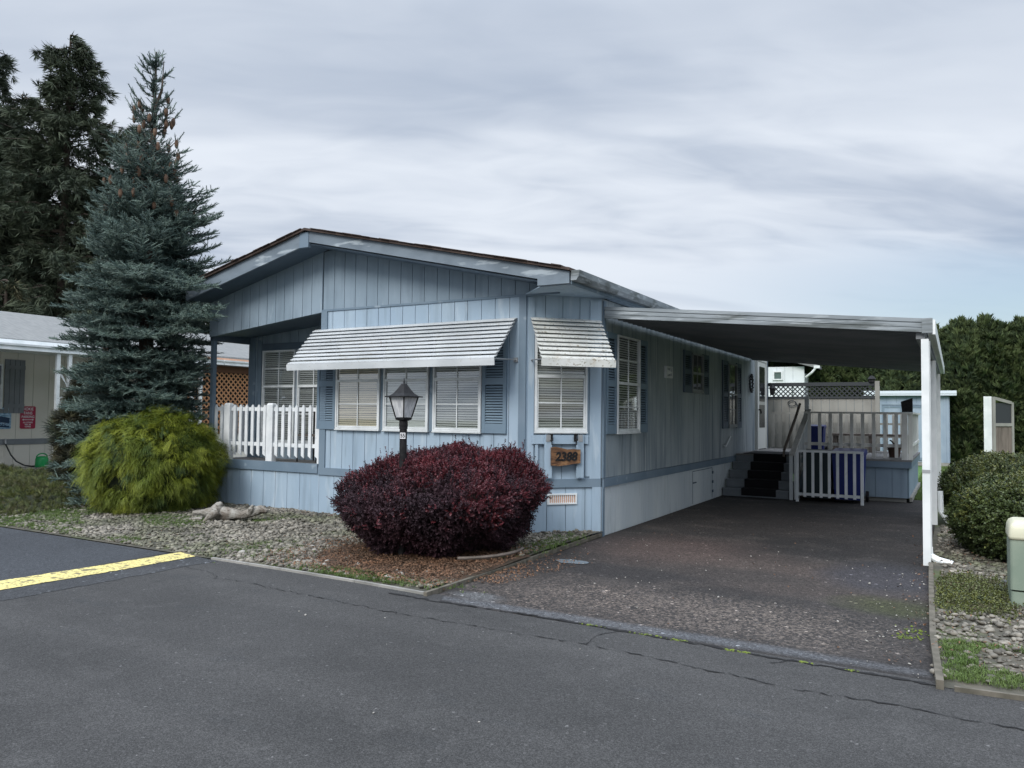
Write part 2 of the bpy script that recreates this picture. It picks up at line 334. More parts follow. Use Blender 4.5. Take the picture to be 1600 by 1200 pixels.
b.build('fascia_board', 'fascia', home, label='boxed end of the fascia above the carport corner')
b = MB()
for i in range(2):
    x0, x1 = ((-11.03,-8.3),(-8.3,-3.96))[i]; rbox(b, x0, x1, 8.22, 20.3, .003, .038)
b.m = 0
rf = b.build('roof', 'shingle', home)
b = MB(); r_ = random.Random(3)
x = -11.02
while x < -4.1:                                              # ragged shingle ends along the rake
    w = .16*r_.uniform(.8,1.2); z = roofu(x+w/2)+.036
    if not x < -8.3 < x+w: rbox(b, x, x+w*.97, 8.19+r_.uniform(-.008,.008), 8.6, .039, .039+r_.uniform(.003,.011))
    x += w
b.build('shingle_edge', 'shingle', rf)
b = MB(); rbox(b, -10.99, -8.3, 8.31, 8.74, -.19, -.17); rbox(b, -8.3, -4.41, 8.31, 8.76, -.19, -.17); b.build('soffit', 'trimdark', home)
b = MB(); k = b.P([(x,y,z) for z in (3.156,3.167) for x, y in ((-4.41,8.312),(-3.985,8.312),(-3.985,9.6),(-4.0,9.62),(-4.86,8.76))]); b.F([(0,1,2,3,4),(9,8,7,6,5)]+[(i,(i+1)%5,5+(i+1)%5,5+i) for i in range(5)], k); b.box(-4.07, -3.985, 9.63, 20.2, 3.155, 3.167); b.build('soffit', 'blue', home)
b = MB(); b.box(-3.985, -3.965, 8.31, 20.2, 3.16, 3.31); b.build('fascia_board', 'trim', home)
b = MB()                                                     # K-style gutter
prof = [(0,.12),(0,0),(.07,0),(.105,.05),(.115,.12),(.105,.12),(.095,.055),(.065,.012),(.012,.012),(.012,.12)]
for a, c in zip(prof, prof[1:]+prof[:1]):
    b.poly([(-3.962+a[0],8.27,3.2+a[1]),(-3.962+a[0],20.2,3.2+a[1]),(-3.962+c[0],20.2,3.2+c[1]),(-3.962+c[0],8.27,3.2+c[1])])
b.poly([(-3.962+a[0],8.27,3.2+a[1]) for a in prof[:5]])
b.build('gutter', 'gutter', home)
# porch
b = MB(); b.box(-11.0, -8.44, 8.775, 9.61, .745, .782)
b.build('porch_floor', 'deck', home)
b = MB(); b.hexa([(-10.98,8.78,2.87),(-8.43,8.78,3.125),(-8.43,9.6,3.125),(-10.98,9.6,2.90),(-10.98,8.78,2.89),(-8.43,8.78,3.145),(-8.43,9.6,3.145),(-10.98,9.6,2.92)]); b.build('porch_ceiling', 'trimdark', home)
b = MB(); b.box(-11.02, -10.93, 8.79, 9.61, 2.79, 2.925); b.build('porch_beam', 'trimdark', home)
b = MB(); b.box(-11.01, -10.94, 8.80, 8.87, .79, 2.80); b.build('porch_post', 'trim', home)

def window(T, u0, u1, z0, z1, zm, blind='blind', up=(1,0), lo=(1,1), w=.026, fm='winframe', casing=True, hh=.0145, tilt=.45, parent=home):
    """double-hung window; up/lo = muntins (vertical, horizontal) in each sash"""
    f = MB(T)
    f.box(u0,u0+w,.014,.06,z0,z1); f.box(u1-w,u1,.014,.06,z0,z1); f.box(u0+w,u1-w,.014,.06,z1-w,z1); f.box(u0+w,u1-w,.014,.06,z0,z0+w)
    f.box(u0-.006,u1+.006,.016,.068,z0-.016,z0-.002)
    fo = f.build('window', fm, parent)
    s = MB(T); a, c = u0+w+.002, u1-w-.002
    s.box(a,c,.03,.058,zm-.018,zm+.02); s.box(a,a+.02,.03,.05,z0+w,zm-.018); s.box(c-.02,c,.03,.05,z0+w,zm-.018); s.box(a+.02,c-.02,.03,.05,z0+w+.002,z0+w+.024)
    s.build('sash', fm, fo)
    mu = MB(T); um = (a+c)/2
    for (v, h), q0, q1 in ((up, zm+.022, z1-w-.002), (lo, z0+w+.026, zm-.02)):
        if v: mu.box(um-.008, um+.008, .036, .044, q0, q1)
        if h: mu.box(a+.021, c-.021, .0355, .0435, (q0+q1)/2-.008, (q0+q1)/2+.008)
    if mu.v: mu.build('muntin', fm, fo)
    bk = MB(T); bk.box(a, c, .0135, .0150, z0+w, z1-w); bk.build('interior', 'dark', fo)
    if blind:
        bl = MB(T); z = z0+w+.03; p = .033
        rr = random.Random(int(u0*100))
        while z < z1-w-.01:
            dz = rr.uniform(-.003,.003); t0 = hh*rr.uniform(.82,1.1) 
            k = bl.P([(a+.003,.017,z-t0+dz),(c-.003,.017,z-t0-dz),(c-.003,.030,z+t0-dz),(a+.003,.030,z+t0+dz)]); bl.F([(0,1,2,3)], k); z += p
        bl.build('blind', blind, fo)
    g = MB(T); g.poly([(a,.0335,z0+w),(c,.0335,z0+w),(c,.0335,z1-w),(a,.0335,z1-w)]); g.build('pane', 'glass', fo)
    return fo
def shutter(T, u0, u1, z0, z1, parent=home, m='shutter'):
    s = MB(T); w = .05; zs = [z0, z0+.13, (z0+z1)/2-.045, (z0+z1)/2+.045, z1-.08, z1]
    s.box(u0,u0+w,.014,.045,z0,z1); s.box(u1-w,u1,.014,.045,z0,z1)
    for q0, q1 in ((z0,zs[1]),(zs[2],zs[3]),(zs[4],z1)): s.box(u0+w,u1-w,.014,.043,q0,q1)
    for q0, q1 in ((zs[1],zs[2]),(zs[3],zs[4])):
        z = q0+.008
        while z < q1-.02:
            k = s.P([(u0+w,.040,z),(u1-w,.040,z),(u1-w,.022,z+.024),(u0+w,.022,z+.024)]); s.F([(0,1,2,3)], k); z += .036
        s.m = 1; s.box(u0+w,u1-w,.013,.016,q0,q1); s.m = 0
    return s.build('shutter', [m, 'groove2'], parent)
window(FR, -8.08, -7.235, 1.345, 2.68, 2.06, 'blindcream', hh=.0140)
window(FR, -7.165, -6.365, 1.345, 2.68, 2.06, 'blindgrey', hh=.0150)
window(FR, -6.285, -5.495, 1.345, 2.68, 2.06, 'blindgrey', hh=.0122)
for a, c in ((-7.22,-7.18),(-6.35,-6.30)):
    b = MB(FR); b.box(a, c, .013, .04, 1.34, 2.7); b.build('window_trim', 'trim', home)
shutter(FR, -8.47, -8.10, 1.335, 2.72); shutter(FR, -5.485, -5.11, 1.335, 2.72)
window(CH, .095, .815, 1.365, 2.72, 2.09, 'blind', hh=.0112)
window(SI, 9.96, 10.83, 1.345, 2.71, 2.04, 'blindgrey', up=(1,1), lo=(1,1), hh=.009)
shutter(SI, 9.60, 9.95, 1.335, 2.72); shutter(SI, 10.84, 11.19, 1.335, 2.72)
window(SI, 13.47, 14.17, 2.02, 2.72, 2.36, None, up=(1,0), lo=(1,0), fm='winshade')
shutter(SI, 13.03, 13.45, 2.0, 2.74, m='trimdark'); shutter(SI, 14.19, 14.57, 2.0, 2.74, m='trimdark')
window(SI, 16.03, 16.72, 1.37, 2.70, 2.05, None, up=(0,0), lo=(1,1), fm='winshade')
shutter(SI, 15.60, 16.01, 1.34, 2.73, m='trimdark'); shutter(SI, 16.74, 17.15, 1.34, 2.73, m='trimdark')
window(PB, -10.59, -9.80, 1.05, 2.66, 2.03, 'blindgrey', up=(1,1), lo=(1,1), hh=.011)
window(PB, -9.74, -9.0, 1.05, 2.66, 2.03, 'blindgrey', up=(1,1), lo=(1,1), hh=.011)
b = MB(PB); b.box(-10.63, -8.95, .013, .035, 2.68, 2.79); b.build('window_trim', 'trimdark', home)
# door
b = MB(SI); b.box(18.68, 19.56, .014, .06, .82, 2.90); dr = b.build('door', 'doorw', home)
b = MB(SI)
for q in ((18.60,18.67,.80,2.96),(19.57,19.64,.80,2.96),(18.67,19.57,2.91,2.96)): b.box(q[0],q[1],.012,.075,q[2],q[3])
b.build('door_frame', 'doorw', dr)
b = MB(SI); b.box(18.84, 19.42, .061, .066, 1.95, 2.78); b.box(18.84, 19.42, .061, .066, 1.33, 1.87); b.build('door_glass', 'dark', dr)
b = MB(SI); b.poly([(18.83,.0675,1.32),(19.43,.0675,1.32),(19.43,.0675,2.79),(18.83,.0675,2.79)]); b.build('pane', 'glass', dr)
b = MB(SI); b.tube([(18.75,.06,1.75),(18.75,.11,1.75),(18.75,.12,1.66)], .02); b.build('door_handle', 'black', dr)
# vents, hatch, clamps
b = MB(SI)
for q in ((12.05,12.09,2.21,2.40),(12.33,12.37,2.21,2.40),(12.09,12.33,2.37,2.40),(12.09,12.33,2.21,2.24)): b.box(q[0],q[1],.012,.05,q[2],q[3])
b.poly([(12.10,.013,2.24),(12.30,.07,2.30),(12.10,.013,2.37)]); b.build('dryer_vent', 'winframe', home)
b = MB(FR); b.T = CH
for q in ((.41,.43,.42,.56),(.80,.82,.42,.56),(.43,.80,.54,.56),(.43,.80,.42,.44)): b.box(q[0]-.13,q[1]-.13,.012,.03,q[2],q[3])
for i in range(13): b.box(.305+i*.028,.315+i*.028,.014,.024,.44,.54)
vn = b.build('skirting_vent', 'winframe', home)
b = MB(CH); b.box(.30,.67,.0125,.0135,.44,.54); b.build('vent_screen', 'pink', vn)
b = MB(SI)
for q in ((13.60,13.612,.02,.60),(14.88,14.892,.02,.60),(13.612,14.88,.588,.60)): b.box(q[0],q[1],.012,.016,q[2],q[3])
b.box(13.60,13.78,.0155,.035,.38,.40)
for z in (.12,.3,.48): b.box(14.86,14.93,.0155,.03,z,z+.05)
b.build('access_hatch', 'trimdark', home)
b = MB(CH)                                                   # timber frame below the chamfer window
b.box(.06,.83,.036,.06,1.21,1.325); b.box(.22,.32,.062,.085,.77,1.33); b.box(.66,.76,.062,.085,.77,1.33); b.box(.10,.14,.036,.05,.77,1.20); b.build('planter_frame', 'blue', home)
for u in (.30, .64):
    b = MB(CH); b.tube([(u,.09,1.26),(u,.17,1.26),(u,.17,1.34),(u,.08,1.34)], .009, 6); b.box(u-.02,u+.02,.085,.09,1.24,1.34); b.tube([(u,.14,1.20),(u,.14,1.28)], .007, 6); b.build('clamp', 'black', home)
for u in (.27, .71):
    b = MB(CH); b.box(u-.03,u+.03,.086,.091,1.24,1.33); b.build('bracket_plate', 'gal', home)
b = MB(SI); b.tube([(15.62,.05,1.0),(15.72,.06,.97),(15.84,.06,1.02),(16.14,.05,1.17),(16.19,.02,1.15)], .014, 6); b.build('hose_hook', 'winframe', home)
# awnings
def awning(T, u0, u1, z1, z0, out, n, m, label):
    a = MB(T)
    for i in range(n):
        t0 = i/n; t1 = (i+1)/n; y0, y1 = .03+t0*out, .03+t1*out+.02; q0, q1 = z1+(z0-z1)*t0, z1+(z0-z1)*t1
        zt_ = q1+.024                                        # shallow slat with a lip, a dark gap below it
        a.hexa([(u0,y0-.01,q0-.012),(u1,y0-.01,q0-.012),(u1,y1,zt_-.016),(u0,y1,zt_-.016),(u0,y0-.01,q0-.004),(u1,y0-.01,q0-.004),(u1,y1,zt_-.002),(u0,y1,zt_-.002)])
    aw = a.build('window_awning', m, home, label=label)
    v = MB(T); v.hexa([(u0-.01,out+.045,z0-.085),(u1+.01,out+.045,z0-.085),(u1+.01,out+.055,z0-.085),(u0-.01,out+.055,z0-.085),(u0-.01,out+.053,z0+.005),(u1+.01,out+.053,z0+.005),(u1+.01,out+.063,z0+.005),(u0-.01,out+.063,z0+.005)])
    v.build('valance', m, aw)
    for u in (u0+.015, u1-.015):
        k = MB(T); k.tube([(u,.025,z0+.02),(u,out+.03,z0+.0)], .010, 6); k.tube([(u,.025,z1-.03),(u,out,z0+.02)], .008, 6)
        k.box(u-.03,u+.03,.012,.03,z0-.01,z0+.05)
        k.build('support_arm', 'gal', aw)
awning(FR, -8.53, -4.965, 2.865, 2.285, .55, 10, 'alum', 'long white slatted awning over the three front windows')
awning(CH, .03, 1.0, 2.865, 2.28, .50, 10, 'alum2', 'short rust-speckled awning over the angled corner window')

def text_mb(txt, T, u, w, z, size, m, name, parent, sx=1., depth=.003, bold=.0, shear=0.):
    cu = bpy.data.curves.new('t', 'FONT'); cu.body = txt; cu.size = size; cu.extrude = depth; cu.align_x = 'CENTER'; cu.align_y = 'CENTER'; cu.offset = bold; cu.shear = shear
    to = bpy.data.objects.new('t', cu); COL.objects.link(to); dg = bpy.context.evaluated_depsgraph_get(); dg.update()
    me = to.evaluated_get(dg).to_mesh(); mb = MB(T)
    mb.P([(u+v.co.x*sx, w+v.co.z, z+v.co.y) for v in me.vertices]); mb.F([tuple(p.vertices) for p in me.polygons])
    bpy.data.objects.remove(to); return mb.build(name, m, parent)
# house number plaque
pq = thing('house_number_plaque', CH(.49,.1,1.0), 'stained live-edge wooden plaque reading 2388 under the corner window', 'sign')
b = MB(CH); top = [(.30,1.165),(.36,1.175),(.44,1.16),(.52,1.14),(.60,1.145),(.70,1.14)]; bot = [(.30,.935),(.40,.925),(.52,.94),(.62,.955),(.70,.96)]
poly = bot + top[::-1]; k = b.P([(u,.087,z) for u, z in poly]+[(u,.125,z) for u, z in poly]); n = len(poly)
b.F([tuple(range(n))[::-1], tuple(range(n,2*n))]+[(i,(i+1)%n,n+(i+1)%n,n+i) for i in range(n)], k); b.build('board', 'plaque', pq)
text_mb('2388', CH, .50, .130, 1.045, .155, 'black', 'numerals', pq, .95, .004, .0045, .15)

# ------------------------------------------------------------------ wall ornament by the door + lantern
b = MB(SI)
for i in range(14):
    a = i/14*2*pi; b.tube([(18.05+cos(a)*.13,.04,2.35+sin(a)*.17),(18.05+cos(a+.5)*.16,.06,2.35+sin(a+.5)*.21)], .022, 5)
tag(b.build('wall_ornament', 'lattice', None, SI(18.05,.02,2.15)), 'dark oval wreath hanging on the shaded side wall left of the door', 'wreath')
wl = thing('wall_lantern', SI(19.75,.02,2.3), 'small dark lantern on the side wall just right of the white door', 'lantern')
b = MB(SI); b.tube([(19.75,.03,2.35),(19.75,.14,2.42),(19.75,.18,2.36)], .014, 6); b.build('arm', 'black', wl)
b = MB(SI); b.lathe((19.75,.18,2.12), [(.03,0),(.055,.03),(.07,.16),(.10,.17),(.02,.25)], 8); b.build('lamp_head', 'black', wl)

# ------------------------------------------------------------------ carport
cp = thing('carport', (-2.2, 13.5, 0), 'attached flat metal carport roof on slim white posts over the driveway', 'carport')
cz = lambda x: 2.895 - .0945*(x+4.09)                        # underside
Y0, Y1 = 9.5, 18.2
b = MB()
n = 46
for i in range(n):                                            # ribbed pans running across the drive
    y0 = Y0+.06+(Y1-Y0-.1)*i/n; y1 = Y0+.06+(Y1-Y0-.1)*(i+1)/n; xa, xb = -4.02, -.25
    b.hexa([(xa,y0,cz(xa)+.03),(xb,y0,cz(xb)+.03),(xb,y1-.03,cz(xb)+.03),(xa,y1-.03,cz(xa)+.03),(xa,y0,cz(xa)+.05),(xb,y0,cz(xb)+.05),(xb,y1-.03,cz(xb)+.05),(xa,y1-.03,cz(xa)+.05)])
    b.hexa([(xa,y1-.03,cz(xa)+.012),(xb,y1-.03,cz(xb)+.012),(xb,y1,cz(xb)+.012),(xa,y1,cz(xa)+.012),(xa,y1-.03,cz(xa)+.05),(xb,y1-.03,cz(xb)+.05),(xb,y1,cz(xb)+.05),(xa,y1,cz(xa)+.05)])
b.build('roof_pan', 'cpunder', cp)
for y0, y1 in ((Y0, Y0+.05), (Y1-.05, Y1)):                   # fascias with two pressed ribs
    b = MB()
    for d0, d1, o in ((0,.045,.0),(.045,.055,.012),(.055,.10,.004),(.10,.11,.014),(.11,.152,.0)):
        s_ = o if y0 == Y0 else 0
        b.hexa([(-4.05,y0+s_,cz(-4.05)+d0),(-.20,y0+s_,cz(-.2)+d0),(-.20,y1,cz(-.2)+d0),(-4.05,y1,cz(-4.05)+d0),(-4.05,y0+s_,cz(-4.05)+d1),(-.20,y0+s_,cz(-.2)+d1),(-.20,y1,cz(-.2)+d1),(-4.05,y1,cz(-4.05)+d1)])
    if y0 == Y0: b.box(-.30,-.195,Y0-.006,Y0+.002,cz(-.2)-.004,cz(-.2)+.16)
    b.build('fascia', 'gutter', cp)
b = MB(); b.box(-.197,-.17,Y0-.002,Y1+.005,cz(-.2)-.02,cz(-.2)+.14); b.box(-.24,-.198,Y0+.052,Y1-.06,cz(-.2)-.012,cz(-.2)+.005); b.build('gutter', 'white', cp)
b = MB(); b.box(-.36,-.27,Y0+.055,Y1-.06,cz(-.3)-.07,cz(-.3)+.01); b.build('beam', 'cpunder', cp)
for i, y in enumerate((9.52, 13.2, 17.2)):
    b = MB(); b.box(-.31,-.235,y,y+.075,.0,cz(-.3)-.075); b.build('post', 'white', cp)
b = MB(); b.box(-.285,-.225,9.60,9.66,.14,cz(-.2)-.08)
ds = b.build('downspout', 'white', cp)
b = MB(); b.tube([(-.255,9.63,.19),(-.25,9.62,.10),(-.17,9.59,.055),(-.03,9.55,.03)], [.038,.042,.042,.042], 8); b.build('spout_elbow', 'white', ds)
b = MB(); b.tube([(-.20,13.3,.5),(-.19,13.29,.2),(-.1,13.26,.06),(.02,13.24,.03)], .04, 8); b.build('spout_elbow', 'white', cp)
b = MB(); b.box(-.312,-.232,9.515,9.519,1.0,1.035); b.build('bolt_plate', 'gal', cp)

# ------------------------------------------------------------------ front porch picket railing
pr = thing('picket_railing', (-9.7, 8.86, .78), 'white picket railing with square posts along the front porch', 'railing')
for x0, x1 in ((-10.93,-10.70),(-10.54,-9.68),(-9.54,-8.46)):
    for z in (1.03, 1.60):
        b = MB(); b.box(x0, x1, 8.87, 8.905, z, z+.06); b.build('rail', 'whitepicket', pr)
def picket(x, y, z0, z1, w=.06, t=.02, axis=0, parent=pr, m='whitepicket'):
    b = MB(); pts = [(-w/2,z0+.02),(w/2,z0-.02),(w/2,z1-.045),(w/2-.02,z1-.01),(0,z1),(-w/2+.02,z1-.012),(-w/2,z1-.045)]
    f = (lambda u, d: (x+u, y+d)) if axis == 0 else (lambda u, d: (x+d, y+u)); n = len(pts)
    k = b.P([(*f(u,0),z) for u, z in pts]+[(*f(u,t),z) for u, z in pts]); b.F([tuple(range(n)), tuple(range(n,2*n))[::-1]]+[(i,n+i,n+(i+1)%n,(i+1)%n) for i in range(n)], k)
    return b.build('picket', m, parent)
for x in [-10.90,-10.76]+[-10.44+.142*i for i in range(6)]+[-9.46+.147*i for i in range(7)]: picket(x, 8.845, .885, 1.705)
for x in (-10.62, -9.61, -8.49):
    b = MB(); w = .068 if x > -8.6 else .07
    b.box(x-w, x+w, 8.84, 8.93, .785, 1.70); b.hexa([(x-w,8.84,1.70),(x+w,8.84,1.70),(x+w,8.93,1.70),(x-w,8.93,1.70),(x-w+.02,8.86,1.73),(x+w-.02,8.86,1.73),(x+w-.02,8.91,1.73),(x-w+.02,8.91,1.73)])
    b.build('post', 'whitepicket', pr)
# side return of the railing
for z in (1.03,1.60):
    b = MB(); b.box(-11.0,-10.965, 8.95, 9.59, z, z+.055); b.build('rail', 'whitepicket', pr)
for i in range(4): picket(-10.962, 9.02+i*.15, .885, 1.705, axis=1)
# something in the porch: small chair frame seen through the pickets
ch = thing('porch_chair', (-9.05, 9.3, .782), 'dark metal chair half hidden behind the porch pickets', 'chair')
b = MB(); b.box(-9.27,-8.83,9.1,9.5,1.20,1.225); b.build('seat', 'greytan', ch)
b = MB(); b.box(-9.27,-8.83,9.5,9.52,1.35,1.62); b.build('backrest', 'greytan', ch)
for sx in (-9.26,-8.84):
    for sy in (9.12, 9.49):
        b = MB(); b.tube([(sx,sy,.784),(sx,sy,1.20 if sy < 9.3 else 1.62)], .012, 6); b.build('leg', 'black', ch)

# ------------------------------------------------------------------ steps, deck, railings
st = thing('entry_steps', (-3.4, 16.0, 0), 'grey painted wooden steps with a black carpet runner rising to the side door', 'steps')
for i in range(5):
    y = 15.58+.27*i; z = .16*(i+1)
    b = MB(); b.box(-4.05, -2.80, y, y+.02, z-.16+.001, z-.03); b.build('riser', 'step', st)
    if i < 4:
        b = MB(); b.box(-4.055, -2.79, y-.025, y+.285, z-.029, z); b.build('tread', 'step', st)
b = MB(); b.box(-2.79,-2.765,15.58,16.66,.0,.16)
for i in range(1,5): b.box(-2.79,-2.765,15.58+.27*i,16.66,.16*i,.16*(i+1)-.03)
b.build('stringer', 'step', st)
b = MB()
for i in range(5):
    y = 15.58+.27*i; z = .16*(i+1); b.box(-3.68,-3.02, y-.033, y-.026, z-.15 if i else .03, z+.004)
    if i < 4: b.box(-3.68,-3.02, y-.033, y+.27, z+.001, z+.010)
b.build('carpet_runner', 'carpet', st)
dk = thing('side_deck', (-2.4, 18.3, 0), 'raised grey deck with blue-grey skirting at the back of the driveway', 'deck')
b = MB()
for i in range(26): b.box(-4.05,-.70, 16.66+i*.14, 16.66+i*.14+.132, .765, .80)
for i in range(3): b.box(-2.74,-.70, 16.26+i*.135, 16.26+i*.135+.128, .765, .80)
b.build('deck_floor', 'deck', dk)
b = MB(); b.box(-3.9,-2.85,16.68,17.9,.801,.812); b.build('doormat', 'carpet', dk)
siding('skirting', frame((0,16.30),(1,0)), -2.74, -.78, K(.08), K(.64), 'blue_gable', .28, 30, parent=dk)
siding('skirting', frame((-.76,0),(0,1)), 16.32, 20.3, K(.08), K(.64), 'blue_gable', .28, 31, parent=dk)
b = MB(); b.box(-2.75,-.72,16.25,16.29,.645,.764); b.box(-.745,-.705,16.29,20.3,.645,.764); b.build('rim_board', 'trim', dk)
b = MB(); b.box(-2.74,-.80,16.34,16.4,.0,.08); b.box(-.745,-.70,16.3,20.3,.02,.10); b.build('base_board', 'tan', dk)
dr_ = thing('deck_railing', (-1.7, 16.33, .8), 'taupe painted deck railing with flat pickets above the bins', 'railing')
def rail(x0,x1,y0,y1,z0,z1,m='taupe',p=None,name='rail'):
    if m == 'taupe' and p is not None and p.name.startswith(('bin_','stair')): m = 'whitepicket'
    b = MB(); b.box(x0,x1,y0,y1,z0,z1); return b.build(name, m, p)
rail(-2.62,-.72,16.30,16.40,1.665,1.70,p=dr_); rail(-2.62,-.88,16.345,16.38,1.03,1.09,p=dr_)
for i in range(9): rail(-2.55+i*.195,-2.49+i*.195,16.308,16.338,.83,1.664,p=dr_,name='picket')
rail(-.87,-.77,16.285,16.41,.801,1.664,p=dr_,name='post'); rail(-.765,-.69,16.42,16.50,.801,1.664,p=dr_,name='post')
rail(-.77,-.68,16.41,20.2,1.665,1.70,p=dr_)
rail(-.745,-.71,16.52,20.2,1.03,1.09,p=dr_)
for i in range(18): rail(-.755,-.725,16.62+i*.2,16.68+i*.2,.83,1.664,p=dr_,name='picket')
# back railing in front of the screen
br = thing('back_railing', (-2.8, 20.0, .8), 'shaded picket railing at the back edge of the side deck', 'railing')
for z in (1.12, 1.42, 1.66): rail(-4.0,-.8,20.0,20.04,z,z+.045,'tan',br)
for i in range(19): rail(-3.98+i*.17,-3.90+i*.17,19.965,19.995,.83,1.655,'tan',br,'picket')
bn = thing('deck_bench', (-1.6, 19.3, .8), 'long low wooden bench seen through the deck railing pickets', 'bench')
b = MB(); b.box(-2.5,-.85,19.1,19.5,1.17,1.22); b.build('seat', 'greytan', bn)
for x in (-2.4,-1.65,-.92):
    b = MB(); b.box(x-.04,x+.04,19.12,19.48,.802,1.169); b.build('leg', 'greytan', bn)
# stair rail
sr = thing('stair_railing', (-2.7, 16.2, 0), 'sloping taupe stair handrail with balusters right of the entry steps', 'railing')
rail(-2.76,-2.70,15.5,15.56,0,.885,p=sr,name='post'); rail(-2.69,-2.60,15.60,15.69,.0,.92,p=sr,name='post')
b = MB(); b.bar((-2.70,15.44,.865),(-2.62,16.88,1.74),.10,.035); b.build('rail', 'taupe', sr)
b = MB(); b.bar((-2.67,15.75,.30),(-2.62,16.7,.92),.03,.08); b.build('rail', 'taupe', sr)
for i in range(6):
    y = 15.82+i*.19; z = .865+(y-15.44)*.607; rail(-2.70,-2.66,y,y+.045,z-.75,z-.02,p=sr,name='baluster')
rail(-2.70,-2.62,16.9,16.98,.801,2.02,p=sr,name='post')
b = MB(); b.tube([(-2.90,15.7,.82),(-2.88,15.66,.95),(-2.82,16.5,1.55),(-2.80,16.95,1.86)], .028, 8); b.build('handrail', 'greytan', sr, label='dark brown wooden grab rail')
# bin screen
bs_ = thing('bin_screen', (-2.0, 15.3, 0), 'low taupe picket panel standing on the driveway before the bins', 'fence')
rail(-2.58,-1.44,15.30,15.34,.93,.97,p=bs_); rail(-2.58,-1.50,15.31,15.345,.12,.17,p=bs_)
rail(-1.49,-1.44,15.30,15.35,.0,.929,p=bs_,name='post'); rail(-2.61,-2.56,15.30,15.36,.0,.929,p=bs_,name='post')
for i in range(7): rail(-2.47+i*.143,-2.42+i*.143,15.282,15.298,.10,.955,p=bs_,name='picket')
def bin_(x, y, m, label, name, s=1., z=0.):
    o = thing(name, (x,y,z), label, 'bin')
    b = MB(); w = .27*s; b.hexa([(x-w*.85,y-w*.85,z+.06),(x+w*.85,y-w*.85,z+.06),(x+w*.85,y+w*.85,z+.06),(x-w*.85,y+w*.85,z+.06),(x-w,y-w,z+.92*s),(x+w,y-w,z+.92*s),(x+w,y+w*1.1,z+.92*s),(x-w,y+w*1.1,z+.92*s)])
    b.box(x-w*1.05,x+w*1.05,y-w*1.05,y+w*1.12,z+.89*s,z+.925*s); b.build('body', m, o)
    b = MB(); b.hexa([(x-w*1.08,y-w*1.1,z+.926*s),(x+w*1.08,y-w*1.1,z+.926*s),(x+w*1.08,y+w*1.2,z+.926*s),(x-w*1.08,y+w*1.2,z+.926*s),(x-w,y-w,z+.96*s),(x+w,y-w,z+.96*s),(x+w,y+w*1.15,z+1.0*s),(x-w,y+w*1.15,z+1.0*s)]); b.build('lid', m, o)
    for sx in (-1,1):
        b = MB(); b.tube([(x+sx*(w-.01),y+w*.9,z+.10),(x+sx*(w+.04),y+w*.9,z+.10)], .10*s, 14); b.build('wheel', 'black', o)
bin_(-2.27, 15.78, 'bingreen', 'dark green wheeled bin behind the low picket panel, nearer the steps', 'wheeled_bin', .96)
bin_(-1.73, 15.80, 'binblue', 'blue wheeled recycling bin behind the low picket panel', 'wheeled_bin', 1.0)
bin_(-2.63, 18.0, 'binblue', 'small blue crate-like bin standing on the deck behind the railing', 'storage_bin', .62, .802)
# lattice helper
def lattice(mb, u0, u1, z0, z1, w0, pitch, sw, t=.008):
    H = z1-z0; n = int((u1-u0+H)/pitch)+1
    for k, s_ in ((0,1),(1,-1)):
        for i in range(n+1):
            ua = u0-H+i*pitch if s_ > 0 else u0+i*pitch
            p = []
            for q in (-sw/2, sw/2):
                a = (ua+q, z0) if s_ > 0 else (ua+q, z0); d = s_
                t0, t1 = 0., H
                if d > 0: t0 = max(t0, u0-a[0]); t1 = min(t1, u1-a[0])
                else: t0 = max(t0, a[0]-u1); t1 = min(t1, a[0]-u0)
                p.append((a[0], t0, t1, d))
            if p[0][2]-p[0][1] < .01 or p[1][2]-p[1][1] < .01: continue
            q0 = [(p[j][0]+p[j][3]*p[j][1], z0+p[j][1]) for j in (0,1)]; q1 = [(p[j][0]+p[j][3]*p[j][2], z0+p[j][2]) for j in (0,1)]
            wa, wb = w0+k*t, w0+k*t+t*.9
            mb.hexa([(q0[0][0],wa,q0[0][1]),(q0[1][0],wa,q0[1][1]),(q0[1][0],wb,q0[1][1]),(q0[0][0],wb,q0[0][1]),(q1[0][0],wa,q1[0][1]),(q1[1][0],wa,q1[1][1]),(q1[1][0],wb,q1[1][1]),(q1[0][0],wb,q1[0][1])])
SC = frame((0, 20.4), (1, 0))
ps = thing('privacy_screen', (-2.8, 20.4, .8), 'tan board privacy screen topped with a dark lattice strip behind the deck', 'screen')
siding('board_panel', SC, -4.2, -1.60, K(.75), K(2.05), 'tan', .19, 40, parent=ps)
b = MB(SC)
for q in ((-4.2,-1.55,2.36,2.45),(-4.2,-1.55,2.052,2.10)): b.box(q[0],q[1],-.05,.04,q[2],q[3])
b.build('rail', 'lattice', ps)
for x in (-4.2,-1.60):
    b = MB(SC); b.box(x-.05,x+.05,-.06,.06,.0,2.36 if x < -2 else 2.47); b.build('post', 'tan', ps)
b = MB(SC); lattice(b, -4.1, -1.66, 2.10, 2.36, .0, .115, .038); b.build('lattice_panel', 'lattice', ps)
b = MB(SC); b.box(-4.42,-4.12,.1,.3,2.08,2.40)
tag(b.build('hanging_box', 'lattice', None, (-4.2,20.2,2.08)), 'dark boxy end panel between the house corner and the lattice strip', 'box')
b = MB(); b.tube([(-3.55,20.36,2.0)]+[(-3.55+cos(a)*.10,20.34,1.93+sin(a)*.07) for a in np.linspace(1.2,7.2,14)]+[(-3.40,20.34,1.86)], .012, 6)
tag(b.build('garden_ornament', 'lattice', None, (-3.5,20.34,1.9)), 'small looped metal ornament hung on the tan privacy boards', 'ornament')
